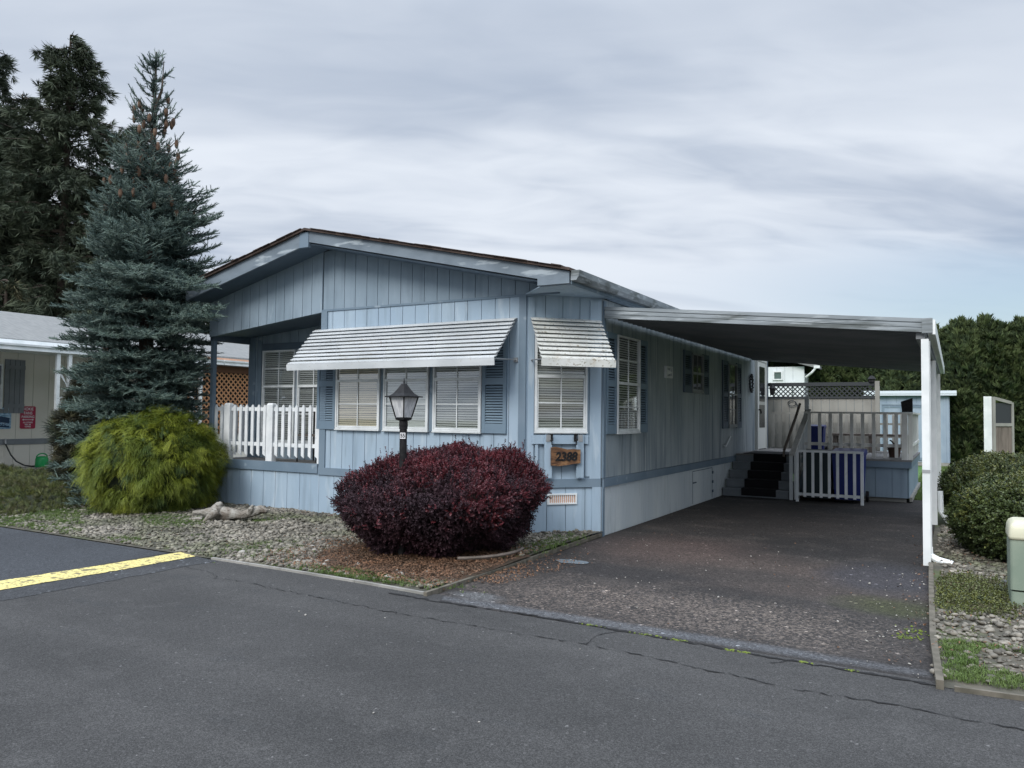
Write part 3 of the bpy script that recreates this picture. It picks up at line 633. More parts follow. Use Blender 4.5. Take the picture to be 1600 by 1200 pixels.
# ornaments on the deck rail
b = MB(); b.hexa([(-.86,16.31,1.702),(-.68,16.31,1.702),(-.68,16.36,1.702),(-.86,16.36,1.702),(-.88,16.30,1.90),(-.68,16.30,1.97),(-.68,16.36,1.97),(-.88,16.36,1.90)]); b.box(-.80,-.74,16.3,16.33,1.75,1.8)
tag(b.build('black_flag', 'black', None, (-.78,16.33,1.70)), 'small black panel standing on the corner post of the deck railing', 'panel')
b = MB(); b.lathe((-1.05,17.2,.802), [(.09,0),(.13,.22),(.15,.23),(.15,.26),(.12,.26)], 16)
fp = thing('flower_pot', (-1.05,17.2,.802), 'dark brown plant pot on the deck by the corner post', 'pot'); b.build('pot', 'terracotta', fp)
b = MB(); b.tube([(-1.05,17.2,1.06),(-1.10,17.19,1.13),(-1.13,17.18,1.14)], .015, 5); b.build('stem', 'twig', fp)
b = MB(); b.tube([(-1.72,20.38,2.44),(-1.72,20.38,2.52)], .07, 10); b.tube([(-1.72,20.38,2.52),(-1.72,20.38,2.60)], [.10,.03], 8)
tag(b.build('post_lantern', 'black', None, (-1.72,20.38,2.44)), 'little black lantern standing on the right end of the lattice screen', 'lantern')

# ------------------------------------------------------------------ shed
sh = thing('garden_shed', (-1.1, 30.2, 0), 'blue wooden garden shed with double doors and white roof edge behind the deck', 'shed')
SH = frame((0,29.2),(1,0))
siding('wall', SH, -2.6, -.15, K(.12), K(2.33), 'shed', .3, 50, parent=sh)
siding('wall', frame((-.15,0),(0,1)), 29.22, 31.4, K(.12), K(2.3), 'shed', .3, 51, parent=sh)
b = MB(SH); b.box(-2.7,.07,-2.4,.16,2.36,2.44); b.build('roof', 'roofwhite', sh)
b = MB(SH); b.box(-2.7,.07,.165,.20,2.40,2.50); b.box(-2.7,.07,.165,.185,2.34,2.395); b.build('fascia', 'roofwhite', sh)
b = MB(SH); b.box(-2.6,-.15,-.1,.03,.0,.12); b.build('base', 'concrete', sh)
for a, c in ((-2.15,-1.52),(-1.46,-.82)):
    b = MB(SH); b.box(a,c,.014,.03,.18,2.0); d = b.build('door', 'shed', sh)
    b = MB(SH)
    for q in ((a,a+.07,.18,2.0),(c-.07,c,.18,2.0),(a+.07,c-.07,1.93,2.0),(a+.07,c-.07,.18,.27)): b.box(q[0],q[1],.0305,.045,q[2],q[3])
    b.build('door_trim', 'trim', d)
b = MB(SH); b.box(-2.24,-2.16,.014,.04,.15,2.10); b.box(-.80,-.72,.014,.04,.15,2.10); b.box(-2.16,-.80,.014,.04,2.03,2.10); b.build('door_frame', 'shed', sh)
for a in (-.30,-.22): 
    b = MB(SH); b.box(a,a+.05,.014,.035,.12,2.3); b.build('corner_board', 'shed', sh)
# white house in the back
wh = thing('white_house', (-8, 33, 0), 'white sided house with small window peeking above the lattice strip', 'house')
WH = frame((0,30),(1,0))
siding('wall', WH, -12, -4.80, K(0), lambda u: 3.45+.0*(u), 'whitehouse', .3, 60, parent=wh)
siding('wall', frame((-4.80,0),(0,1)), 30.02, 38, K(0), K(3.2), 'whitehouse', .3, 61, parent=wh)
b = MB(WH)
b.hexa([(-8.6,-8,4.6),(-4.3,-8,3.36),(-4.3,.25,3.36),(-8.6,.25,4.6),(-8.6,-8,4.72),(-4.3,-8,3.48),(-4.3,.25,3.48),(-8.6,.25,4.72)]); b.build('roof', 'shinglegrey', wh)
b = MB(WH); b.tube([(-4.32,.28,3.42),(-4.5,.26,3.20),(-4.72,.1,3.05)], .04, 6); b.box(-4.42,-4.22,.2,.32,3.36,3.46); b.build('gutter', 'white', wh)
for a, c, z0, z1 in ((-5.92,-5.55,2.95,3.3),(-5.28,-5.12,2.2,2.9)):
    b = MB(WH)
    for q in ((a,a+.06,z0,z1),(c-.06,c,z0,z1),(a+.06,c-.06,z0,z0+.05),(a+.06,c-.06,z1-.05,z1)): b.box(q[0],q[1],.013,.06,q[2],q[3])
    w_ = b.build('window', 'winframe', wh); b = MB(WH); b.box(a+.06,c-.06,.013,.02,z0+.05,z1-.05); b.build('pane', mat('pane_grey', (.10,.14,.13), .15), w_)

# ------------------------------------------------------------------ neighbour on the left
nb = thing('neighbour_home', (-21, 13, 0), 'beige manufactured home with grey shingle roof behind the blue spruce', 'house')
NB = frame((-20.9,0),(0,1))
siding('wall', NB, 2.0, 26.0, K(.82), K(3.25), 'beige', .4, 70, parent=nb)
siding('skirting', NB, 2.0, 26.0, K(0), K(.68), 'beige', .4, 71, parent=nb)
b = MB(NB); b.box(2.0,26.0,0,.04,.68,.82); b.build('belt_trim', 'greytrim', nb)
b = MB(); b.hexa([(-25.2,1.8,4.52),(-20.45,1.8,3.30),(-20.45,26.2,3.30),(-25.2,26.2,4.52),(-25.2,1.8,4.57),(-20.45,1.8,3.35),(-20.45,26.2,3.35),(-25.2,26.2,4.57)])
b.hexa([(-29.9,1.8,3.30),(-25.2,1.8,4.52),(-25.2,26.2,4.52),(-29.9,26.2,3.30),(-29.9,1.8,3.35),(-25.2,1.8,4.57),(-25.2,26.2,4.57),(-29.9,26.2,3.35)]); nr = b.build('roof', 'shinglegrey', nb)
b = MB(); b.box(-24.6,-24.3,11.2,11.6,4.36,4.52); b.build('roof_vent', 'greytrim', nr)
b = MB(); b.box(-20.5,-20.46,1.8,26.2,3.10,3.30); b.build('fascia_board', 'pink', nb)
b = MB(); b.box(-20.455,-20.34,1.8,12.7,3.20,3.32); b.build('gutter', 'white', nb)
siding('wall', frame((-29.4,26),(1,0)), 0, 8.5, K(0), K(3.2), 'beige', .4, 72, parent=nb)
b = MB(); b.box(-20.46,-18.52,3.0,19.0,3.0,3.03); b.build('porch_roof', 'white', nb)
b = MB()
for y0, y1 in ((3.0,11.2),(11.23,15.2),(15.23,19.0)):
    b.box(-18.52,-18.45,y0,y1,2.93,3.07); b.box(-18.45,-18.42,y0,y1,3.03,3.075); b.box(-18.45,-18.43,y0,y1,2.93,2.955)
b.build('porch_beam', 'white', nb)
for y in (10.42, 14.15):
    b = MB(); b.box(-18.55,-18.47,y,y+.08,.1,2.93); b.box(-18.55,-18.47,y+.28,y+.36,.1,2.93); po = b.build('porch_post', 'white', nb)
    for z in (.6, 1.3, 2.0):
        b = MB(); b.tube([(-18.51, y+.18+.10*sin(t)*(1 if t < pi else .9), z+.3-.28*cos(t/2)) for t in np.linspace(.2, 2*pi-.2, 16)], .012, 5)
        b.tube([(-18.51,y+.08,z+.55),(-18.51,y+.28,z+.12)], .010, 5); b.build('scroll', 'white', po)
b = MB(); b.box(-20.8,-18.3,2.0,24.0,-.01,.10); tag(b.build('patio', 'concrete'), kind='structure')
# its window with shutter
w_ = window(NB, 9.3, 10.42, 1.6, 2.72, 2.18, None, up=(0,0), lo=(0,0), w=.04, parent=nb)
b = MB(NB)
for i in range(4): b.box(10.47+i*.125,10.585+i*.125,.014,.035,1.48,2.85)
b.box(10.47,10.96,.036,.055,1.62,1.72); b.box(10.47,10.96,.036,.055,2.6,2.7); b.build('shutter', 'greytrim', nb)
b = MB(NB); b.box(9.2,10.46,.013,.045,1.48,1.58); b.build('window_sill', 'greytrim', nb)
b = MB(NB); lattice(b, 9.36, 10.37, 1.65, 2.14, .018, .17, .04, .004); b.build('lattice_panel', 'greytrim', w_)
b = MB(NB); 
for q in ((10.35,10.37,.35,.60),(10.52,10.54,.35,.60),(10.37,10.52,.58,.60),(10.37,10.52,.35,.37)): b.box(q[0],q[1],.012,.02,q[2],q[3])
b.build('meter_cover', 'beige', nb)
# cedar lattice bay beyond the porch
ls = thing('cedar_lattice_screen', (-18.6, 16, 0), 'reddish cedar lattice screen seen past the front porch post', 'screen')
LS = frame((-18.75,0),(0,1)); b = MB(LS); lattice(b, 14.2, 19.0, 1.0, 2.72, 0, .17, .055, .012); b.build('lattice_panel', 'cedar', ls)
b = MB(LS); b.box(14.2,19.0,-.02,.05,2.72,2.92); b.box(14.2,19.0,-.02,.05,.92,1.0); b.build('rail', mat('dark_cedar', (.13,.06,.035), .8), ls)
b = MB(LS); b.box(14.2,19.0,-.62,-.6,.1,2.9); b.build('dark_backing', 'dark', ls)  # plain dark sheet set behind the lattice
siding('lower_panel', LS, 14.2, 19.0, K(.1), K(.92), 'beige', .3, 75, parent=ls)

# signs, hose and watering can
sg = thing('parking_sign', NB(11.55,.03,1.4), 'crimson rounded sign with white lettering on the beige neighbour wall', 'sign')
def rounded(mb, u0, u1, w0, w1, z0, z1, r, n=5):
    pts = []
    for cx, cy, a0 in ((u1-r,z1-r,0),(u0+r,z1-r,pi/2),(u0+r,z0+r,pi),(u1-r,z0+r,1.5*pi)):
        pts += [(cx+r*cos(a0+i*pi/2/n), cy+r*sin(a0+i*pi/2/n)) for i in range(n+1)]
    m = len(pts); k = mb.P([(u,w0,z) for u, z in pts]+[(u,w1,z) for u, z in pts])
    mb.F([tuple(range(m))[::-1], tuple(range(m,2*m))]+[(i,(i+1)%m,m+(i+1)%m,m+i) for i in range(m)], k)
b = MB(NB); rounded(b, 10.88, 11.26, .02, .03, 1.08, 1.66, .04); b.build('sign_face', 'crimson', sg)
for t, z, s_ in (('RIGHT', 1.585, .105), ('FANS', 1.48, .105), ('PARKING', 1.385, .09), ('ALL OTHERS', 1.24, .05), ('WILL BE', 1.185, .05), ('TOWED', 1.13, .05)): 
    text_mb({'RIGHT':'HOKIE'}.get(t, t), NB, 11.07, .033, z, s_, 'signwhite', 'lettering', sg, .85, .001, .001)
b = MB(NB); b.box(10.95,11.19,.031,.034,1.305,1.318); b.poly([(10.92,.033,1.311),(10.97,.033,1.335),(10.97,.033,1.288)]); b.poly([(11.22,.033,1.311),(11.17,.033,1.335),(11.17,.033,1.288)]); b.build('arrow', 'signwhite', sg)
s2 = thing('picture_sign', NB(10.2,.03,1.4), 'pale blue picture plate with dark lettering left of the crimson sign', 'sign')
b = MB(NB); rounded(b, 10.05, 10.66, .02, .03, 1.08, 1.62, .03); b.build('sign_face', 'signblue', s2)
b = MB(NB); b.poly([(10.1,.031,1.28),(10.62,.031,1.22),(10.62,.031,1.36),(10.4,.031,1.40),(10.1,.031,1.33)]); b.poly([(10.1,.031,1.12),(10.62,.031,1.12),(10.62,.031,1.16),(10.1,.031,1.16)]); b.build('picture', 'navy', s2)
text_mb('FANS', NB, 10.37, .034, 1.17, .12, 'navy', 'lettering', s2, 1.2, .001, .002)
hs = thing('garden_hose', NB(10.4,.05,.1), 'black hose drooping from the spigot on the beige wall to the patio', 'hose')
b = MB(NB); b.tube([(10.52,.06,.72),(10.56,.1,.60),(10.62,.16,.42),(10.72,.22,.26),(10.88,.3,.15),(11.05,.33,.12),(11.3,.36,.12)], .018, 8); b.build('hose', 'hose', hs)
b = MB(NB); b.tube([(10.52,.0,.76),(10.52,.08,.76),(10.52,.09,.70)], .022, 8); b.tube([(10.52,.06,.78),(10.52,.06,.83)], .03, 8); b.build('spigot', 'gal', hs)
wc = thing('watering_can', NB(11.3,.5,.1), 'bright green plastic watering can on the patio by the beige wall', 'watering can')
b = MB(); c = NB(11.2,.5,.1); b.lathe(c, [(.15,0),(.155,.02),(.15,.2),(.13,.26),(.06,.28)], 20); b.build('body', 'green', wc, smooth=True)
b = MB(NB); b.tube([(11.2+.14*cos(t),.5,.34+.11*sin(t)) for t in np.linspace(-.5,pi+.5,12)], .018, 6); b.build('handle', 'green', wc)
b = MB(NB); b.tube([(11.32,.5,.16),(11.46,.5,.26),(11.58,.5,.42)], [.03,.02,.016], 8); b.tube([(11.58,.5,.42),(11.62,.5,.46)], [.02,.045], 10); b.build('spout', 'green', wc)

# ------------------------------------------------------------------ lamp post
LX, LY = -5.21, 6.69
lp = thing('lamp_post', (LX,LY,0), 'black garden lamp post with tapered four-sided lantern rising from the purple bush', 'lamp post')
b = MB(); b.tube([(LX,LY,0),(LX,LY,1.42)], .040, 20); b.tube([(LX,LY,1.42),(LX,LY,1.515)], .046, 20); b.tube([(LX,LY,1.455),(LX,LY,1.47)], .05, 20); b.build('post', 'black', lp, smooth=False)
ang = atan2(-LY, -LX)-pi/4
def LT(x, y, z): a = ang; return (LX+x*cos(a)-y*sin(a), LY+x*sin(a)+y*cos(a), z)
LT2 = lambda x, y, z: LT(x, y, z)
b = MB(LT); b.lathe((0,0,0), [(.036,1.512),(.060,1.52),(.064,1.535),(.064,1.547)], sq=True); b.build('lantern_base', 'black', lp)
b = MB(LT); b.lathe((0,0,0), [(.146,1.765),(.146,1.777),(.112,1.781),(.080,1.81),(.054,1.85),(.033,1.89),(.022,1.91),(.010,1.918)], sq=True); b.tube([(0,0,1.91),(0,0,1.935),(0,0,1.945),(0,0,1.98)], [.006,.012,.006,.002], 8); b.build('lantern_roof', 'black', lp)
b = MB(LT); b.lathe((0,0,0), [(.060,1.549),(.106,1.764)], sq=True); b.build('lamp_panel', 'frost', lp)
b = MB(LT)
for sx, sy in ((-1,-1),(1,-1),(1,1),(-1,1)): b.bar((sx*.062,sy*.062,1.548),(sx*.109,sy*.109,1.765),.014,.014,(sx,-sy,0))
b.build('lantern_frame', 'black', lp)
# number tag "55"
dvx, dvy = -LX, -LY; ln = hypot(dvx, dvy); dd = (-dvy/ln, dvx/ln)       # tangent facing the camera
dd = (dd[0]*-1, dd[1]*-1) if dd[0] < 0 else dd
TG = frame((LX,LY), dd)
b = MB(TG); b.box(-.036,.022,.036,.0415,1.315,1.38); tg = b.build('number_tag', 'signwhite', lp)
text_mb('55', TG, -.007, .0425, 1.347, .058, 'black', 'digits', tg, .9, .001, .0015)

# ------------------------------------------------------------------ ground
def struct(o): return tag(o, kind='structure')
asph = bpy.data.materials.new('street_asphalt'); M['asph'] = asph
def ground_mat(m, base, fine, layers, rough=.85, bumpd=.004, bscale=260., tint=None):
    m.use_nodes = True; N, L = nt(m); bs = N['Principled BSDF']; bs.inputs['Roughness'].default_value = rough; bs.inputs['Specular IOR Level'].default_value = .3
    tc = N.new('ShaderNodeTexCoord'); rgb = N.new('ShaderNodeRGB'); rgb.outputs[0].default_value = c4(base); cur = rgb.outputs[0]
    def nz(scale, det=8, loc=(0,0,0), st=(1,1,1)):
        mp = N.new('ShaderNodeMapping'); mp.inputs['Location'].default_value = loc; mp.inputs['Scale'].default_value = st; L.new(tc.outputs['Object'], mp.inputs[0])
        n = N.new('ShaderNodeTexNoise'); n.inputs['Scale'].default_value = scale; n.inputs['Detail'].default_value = det; L.new(mp.outputs[0], n.inputs[0]); return n.outputs[0]
    def mth(op, a, b_=None, cl=False):
        q = N.new('ShaderNodeMath'); q.operation = op; q.use_clamp = cl
        for i, v in enumerate((a, b_)):
            if v is None: continue
            if hasattr(v, 'links'): L.new(v, q.inputs[i])
            else: q.inputs[i].default_value = v
        return q.outputs[0]
    def rg(v, a, b_): r = N.new('ShaderNodeMapRange'); r.inputs[1].default_value = a; r.inputs[2].default_value = b_; L.new(v, r.inputs[0]); return r.outputs[0]
    def over(cur, fac, c):
        mx = N.new('ShaderNodeMix'); mx.data_type = 'RGBA'; L.new(fac, mx.inputs[0]); L.new(cur, mx.inputs[6]); mx.inputs[7].default_value = c4(c); return mx.outputs[2]
    sep = N.new('ShaderNodeSeparateXYZ'); L.new(tc.outputs['Object'], sep.inputs[0])
    def blob(x, y, rx, ry, soft, nscale, namp):
        dx = mth('DIVIDE', mth('SUBTRACT', sep.outputs[0], x), rx); dy = mth('DIVIDE', mth('SUBTRACT', sep.outputs[1], y), ry)
        d = mth('SQRT', mth('ADD', mth('MULTIPLY', dx, dx), mth('MULTIPLY', dy, dy)))
        d = mth('ADD', d, mth('MULTIPLY', mth('SUBTRACT', nz(nscale, 6, (x,y,0)), .5), namp))
        return rg(d, 1+soft, 1-soft)
    for l in layers:
        if l[0] == 'noise': _, c, s, lo, hi, k = l[:6]; cur = over(cur, mth('MULTIPLY', rg(nz(s, 8, (s,2*s,0), l[6] if len(l) > 6 else (1,1,1)), lo, hi), k), c)
        elif l[0] == 'blob': _, c, x, y, rx, ry, soft, ns, na, k = l; cur = over(cur, mth('MULTIPLY', blob(x,y,rx,ry,soft,ns,na), k), c)
        elif l[0] == 'speckblob':
            _, c, x, y, rx, ry, soft, ns, na, k, fs, lo, hi = l
            v = N.new('ShaderNodeTexVoronoi'); v.inputs['Scale'].default_value = fs; L.new(tc.outputs['Object'], v.inputs[0]); sp = N.new('ShaderNodeSeparateColor'); L.new(v.outputs['Color'], sp.inputs[0])
            cur = over(cur, mth('MULTIPLY', mth('MULTIPLY', blob(x,y,rx,ry,soft,ns,na), rg(sp.outputs[0], lo, hi)), k), c)
    for fs, amt, thr in fine:                                # aggregate: random value per voronoi cell
        v = N.new('ShaderNodeTexVoronoi'); v.inputs['Scale'].default_value = fs; L.new(tc.outputs['Object'], v.inputs[0]); sp = N.new('ShaderNodeSeparateColor'); L.new(v.outputs['Color'], sp.inputs[0])
        hsv = N.new('ShaderNodeHueSaturation'); L.new(mth('ADD', mth('MULTIPLY', rg(sp.outputs[0], thr, 1.), amt), (1-amt*.35 if amt < 1 else 1.)), hsv.inputs['Value']); L.new(cur, hsv.inputs['Color']); cur = hsv.outputs[0]
    L.new(cur, bs.inputs['Base Color'])
    bp = N.new('ShaderNodeBump'); bp.inputs['Strength'].default_value = .7; bp.inputs['Distance'].default_value = bumpd; L.new(nz(bscale, 3), bp.inputs['Height']); L.new(bp.outputs[0], bs.inputs['Normal'])
    return m
ground_mat(asph, (.043,.0425,.042), [(130,.75,.0),(240,.8,.3),(70,1.6,.995)],
    [('noise', (.031,.0308,.0305), .55, .42, .62, .8), ('noise', (.056,.055,.054), .7, .46, .62, .55, (.18,1.6,1)), ('noise', (.028,.028,.028), 2.4, .64, .72, .6), ('noise', (.064,.063,.062), 3.5, .55, .75, .5), ('noise', (.03,.032,.034), 1.3, .62, .72, .45, (1,2.2,1))])
DRV = bpy.data.materials.new('driveway_asphalt'); M['drv'] = DRV
ground_mat(DRV, (.029,.026,.025), [(60,.8,.1),(130,.8,.3),(40,3.0,.988)],
    [('noise', (.020,.019,.019), .6, .42, .6, .85), ('noise', (.062,.054,.049), 1.4, .5, .7, .55, (1,1.6,1)),
     ('blob', (.075,.052,.045), -2.9, 9.0, .9, .9, .5, 1.5, .9, .6), ('blob', (.085,.065,.055), -1.6, 8.2, 1.3, .8, .5, 1.6, 1.0, .5),
     ('speckblob', (.15,.122,.103), -2.5, 6.25, 1.4, .6, .6, 2.6, 1.8, .8, 55, .35, .95),
     ('speckblob', (.14,.118,.10), -1.2, 6.3, .8, .5, .6, 2.6, 1.8, .7, 55, .35, .95),
     ('blob', (.024,.022,.022), -3.0, 7.45, .95, .28, .35, 2.0, .9, .85), ('blob', (.028,.026,.025), -1.9, 7.9, 1.0, .35, .5, 1.6, 1.0, .6),
     ('blob', (.022,.02,.02), -2.6, 12.2, 1.0, .8, .5, 1.2, 1.0, .6), ('blob', (.036,.036,.042), -.65, 8.6, .5, .8, .35, 1.5, .7, .8),
     ('blob', (.085,.09,.098), -2.3, 5.55, 2.4, .09, .4, 2.0, .5, .7), ('blob', (.04,.045,.018), -.45, 7.3, .4, .3, .5, 3, 1.1, .7), ('blob', (.10,.105,.11), -3.65, 5.75, .24, .12, .4, 4, 1.2, .6)])
STR = bpy.data.materials.new('side_street_asphalt'); M['asph2'] = STR
ground_mat(STR, (.042,.046,.052), [(75,.7,.0),(160,.8,.3)], [('noise', (.033,.036,.041), .7, .45, .65, .8), ('noise', (.07,.074,.08), 5, .62, .75, .5)])
BND = bpy.data.materials.new('asphalt_patch'); M['asph3'] = BND
ground_mat(BND, (.036,.038,.041), [(75,.8,.0),(160,.8,.3),(40,4,.985)], [('noise', (.05,.052,.055), 2.2, .45, .65, .7)])
YEL = bpy.data.materials.new('yellow_line_paint'); M['yel'] = YEL
ground_mat(YEL, (.66,.56,.22), [(60,.2,.2)], [('noise', (.55,.48,.20), 3, .45, .6, .6), ('noise', (.10,.09,.07), 40, .55, .60, .8), ('noise', (.11,.10,.075), 8, .57, .61, .8)], bumpd=.003)

b = MB(); b.poly([(-400,-120,-.06),(400,-120,-.06),(400,600,-.06),(-400,600,-.06)])
struct(b.build('ground', mat('lawn_earth', (.06,.075,.035), .95, (.09,.10,.05), .8, bump=(12,.5))))
b = MB(); b.poly([(-60,-30,0),(60,-30,0),(60,5.36,0),(-3.8,5.40,0),(-3.9,5.62,0),(-60,5.62,0)]); struct(b.build('street', 'asph'))
b = MB(); b.poly([(-3.98,5.34,-.004),(-.06,5.30,-.004),(-.26,9.4,-.004),(-.28,17.0,-.004),(-4.09,17.0,-.004)]); struct(b.build('driveway', 'drv'))
def jag(pts, amp, step, seed):
    r = random.Random(seed); out = []
    for (x0,y0),(x1,y1) in zip(pts[:-1], pts[1:]):
        n = max(1, int(hypot(x1-x0,y1-y0)/step))
        for i in range(n): t = i/n; out.append((x0+(x1-x0)*t+r.uniform(-amp,amp), y0+(y1-y0)*t+r.uniform(-amp,amp)))
    out.append(pts[-1]); return out
def ribbon(mb, pts, w, z, seed, wmin=.2):
    r = random.Random(seed); L_, R_ = [], []
    for i, (x, y) in enumerate(pts):
        a = pts[max(i-1,0)]; c = pts[min(i+1,len(pts)-1)]; dx, dy = c[0]-a[0], c[1]-a[1]; l = hypot(dx,dy) or 1; q = max(.0008, w*r.uniform(wmin,1))/2
        L_.append((x-dy/l*q, y+dx/l*q, z)); R_.append((x+dy/l*q, y-dx/l*q, z))
    k = mb.P(L_+R_); n = len(pts); mb.F([(i,n+i,n+i+1,i+1) for i in range(n-1)], k)
# left lane surface, patch band, stripe
lft = jag([(-7.62,5.6),(-7.63,-6)], .012, .12, 4)
b = MB(); b.poly([(-60,5.615,.004)]+[(x,y,.004) for x, y in lft]+[(-60,-6,.004)]); struct(b.build('side_street', 'asph2'))
b = MB(); ribbon(b, jag([(-7.02,5.6),(-7.06,4.6),(-7.1,3.0),(-7.15,-4)], .02, .12, 6), .46, .003, 6, .85); struct(b.build('street_patch', 'asph3'))
e1 = jag([(-7.55,5.70),(-7.58,4.8),(-7.66,3.9),(-7.72,0)], .006, .05, 7); e2 = jag([(-7.20,5.62),(-7.20,4.8),(-7.27,3.7),(-7.32,0)], .006, .05, 8)
b = MB(); n = min(len(e1),len(e2)); k = b.P([(*p,.0085) for p in e1[:n]]+[(*p,.0085) for p in e2[:n]]); b.F([(i,n+i,n+i+1,i+1) for i in range(n-1)], k); struct(b.build('yellow_line', 'yel'))
# cracks
b = MB()
ribbon(b, jag([(-4.35,5.42),(-3.8,5.40),(-3.0,5.44),(-2.3,5.41),(-1.5,5.37),(-.79,5.33),(-.10,5.31)], .018, .045, 11), .05, .0045, 11, .12)
ribbon(b, jag([(-5.9,5.05),(-4.75,4.97),(-3.86,4.91),(-2.83,4.93),(-2.24,4.96),(-1.6,4.90),(-1.18,4.85),(-.8,4.79),(-.34,4.84),(.02,4.80),(.3,4.80),(2,4.75)], .022, .04, 12), .018, .0045, 12, -.25)
ribbon(b, jag([(-2.16,5.38),(-2.26,5.2),(-2.24,4.96)], .012, .05, 13), .012, .0048, 13, .1)
ribbon(b, jag([(-.95,5.33),(-1.0,5.26),(-1.05,5.22)], .01, .04, 14), .010, .0048, 14, .1)
ribbon(b, jag([(-7.0,5.2),(-6.4,5.18),(-6.1,5.0),(-5.9,5.05)], .02, .05, 15), .008, .0048, 15, .1)
struct(b.build('pavement_crack', mat('crack_dark', (.010,.010,.011), .95)))
# gravel beds (raised earth sheets)
def bedz(x, y):
    t = max(0., min(1., (y-5.7)/2.6)); return .005 + .055*t + .015*mnoise.noise(Vector((x*1.3,y*1.3,0)))*t
def sheet(name, x0, x1, y0, y1, f, m, nx, ny, inside=None):
    mb = MB(); xs = np.linspace(x0,x1,nx); ys = np.linspace(y0,y1,ny)
    k = mb.P([(x,y,f(x,y)) for y in ys for x in xs]); mb.F([(j*nx+i,j*nx+i+1,(j+1)*nx+i+1,(j+1)*nx+i) for j in range(ny-1) for i in range(nx-1) if inside is None or inside((xs[i]+xs[i+1])/2,(ys[j]+ys[j+1])/2)], k)
    return struct(mb.build(name, m, smooth=True))
sheet('gravel_bed', -14.5, -4.05, 5.64, 9.5, bedz, 'soil', 120, 50)
bedr = lambda x, y: .004 + .03*min(1,max(0,(y-5.4)/1.)) + .01*mnoise.noise(Vector((x*1.5,y*1.5,3)))
sheet('gravel_bed', -.26, 7.0, 5.30, 12.9, lambda x, y: bedr(x,y), 'soil', 260, 80, lambda x, y: x > -.10-.035*(y-5.25) and y > 5.30+.085*max(0,x))
sheet('mulch_bed', -6.3, -4.02, 5.9, 8.0, lambda x, y: bedz(x,y)+.014-.03*max(0,((x+5.0)/1.25)**2+((y-6.75)/.95)**2-.8), 'mulch', 60, 50, lambda x, y: ((x+5.0)/1.3)**2+((y-6.75)/1.0)**2 < 1.05)
b = MB(); b.poly([(-.9,17.0,-.02),(9,17.0,-.02),(9,33,-.02),(-9,33,-.02),(-9,20.4,-.02),(-.9,20.4,-.02)]); struct(b.build('lawn', mat('lawn', (.05,.12,.03), .95, (.075,.15,.035), 3, bump=(60,.8))))
# edging
def edging(pts, w, h, m, name, seed=1):
    r = random.Random(seed); mb = MB()
    for (a, c) in zip(pts[:-1], pts[1:]):
        d = Vector((c[0]-a[0],c[1]-a[1],0)).normalized()*.003
        mb.bar((a[0]+d.x,a[1]+d.y,h/2+a[2]),(c[0]-d.x,c[1]-d.y,h/2+c[2]), w, h)
    return struct(mb.build(name, m))
edging([(-6.95,5.635,0),(-5.9,5.625,0),(-4.9,5.60,0),(-4.02,5.55,0)], .03, .022, 'concrete', 'edging_strip')
edging([(-4.02,5.50,-.01),(-4.03,6.6,-.015),(-4.04,7.8,-.01),(-4.06,9.45,-.005)], .035, .045, 'wood', 'edging_board')
edging([(-.09,5.25,0),(-.15,6.35,-.005),(-.19,7.7,.003),(-.235,9.45,0)], .042, .055, 'wood', 'edging_board')
edging([(-.02,5.27,0),(.5,5.32,0),(1.4,5.38,0),(5,5.55,0)], .025, .028, 'wood', 'edging_board')
# paver slabs near the pedestal
for (x, y, s_, a) in ((.33,8.35,.17,.2),(.36,7.93,.19,-.1),(.55,8.7,.15,.4)):
    b = MB(); c, q = cos(a), sin(a); r = random.Random(int(x*100)); pts = [(x+(u*c-v*q)*s_*r.uniform(.85,1.15), y+(u*q+v*c)*s_*r.uniform(.85,1.15)) for u, v in ((-1,-.7),(0,-1),(1,-.8),(1.1,.2),(.8,1),(-.2,.9),(-1,.8))]
    n = len(pts); k = b.P([(px,py,.02) for px,py in pts]+[(px,py,.062) for px,py in pts]); b.F([tuple(range(n,2*n))]+[(i,(i+1)%n,n+(i+1)%n,n+i) for i in range(n)], k)
    lab = {33:'flat dark slate slab furthest left behind the green pedestal',36:'flat dark slate slab in front, beside the green pedestal foot',55:'flat dark slate slab tucked nearest the boxwood'}[int(round(x*100))]
    tag(b.build('slate_slab', 'stonedark', None, (x,y,.02)), lab, 'slab', 'slate slabs by the pedestal')
b = MB(); r = random.Random(5); pts = [(-3.62+cos(a)*.20*r.uniform(.8,1.1), 7.62+sin(a)*.12*r.uniform(.8,1.1)) for a in np.linspace(0,2*pi,14)[:-1]]
b.poly([(x,y,.003) for x, y in pts]); struct(b.build('puddle', mat('puddle', (.10,.11,.12), .12, spec=.8)))

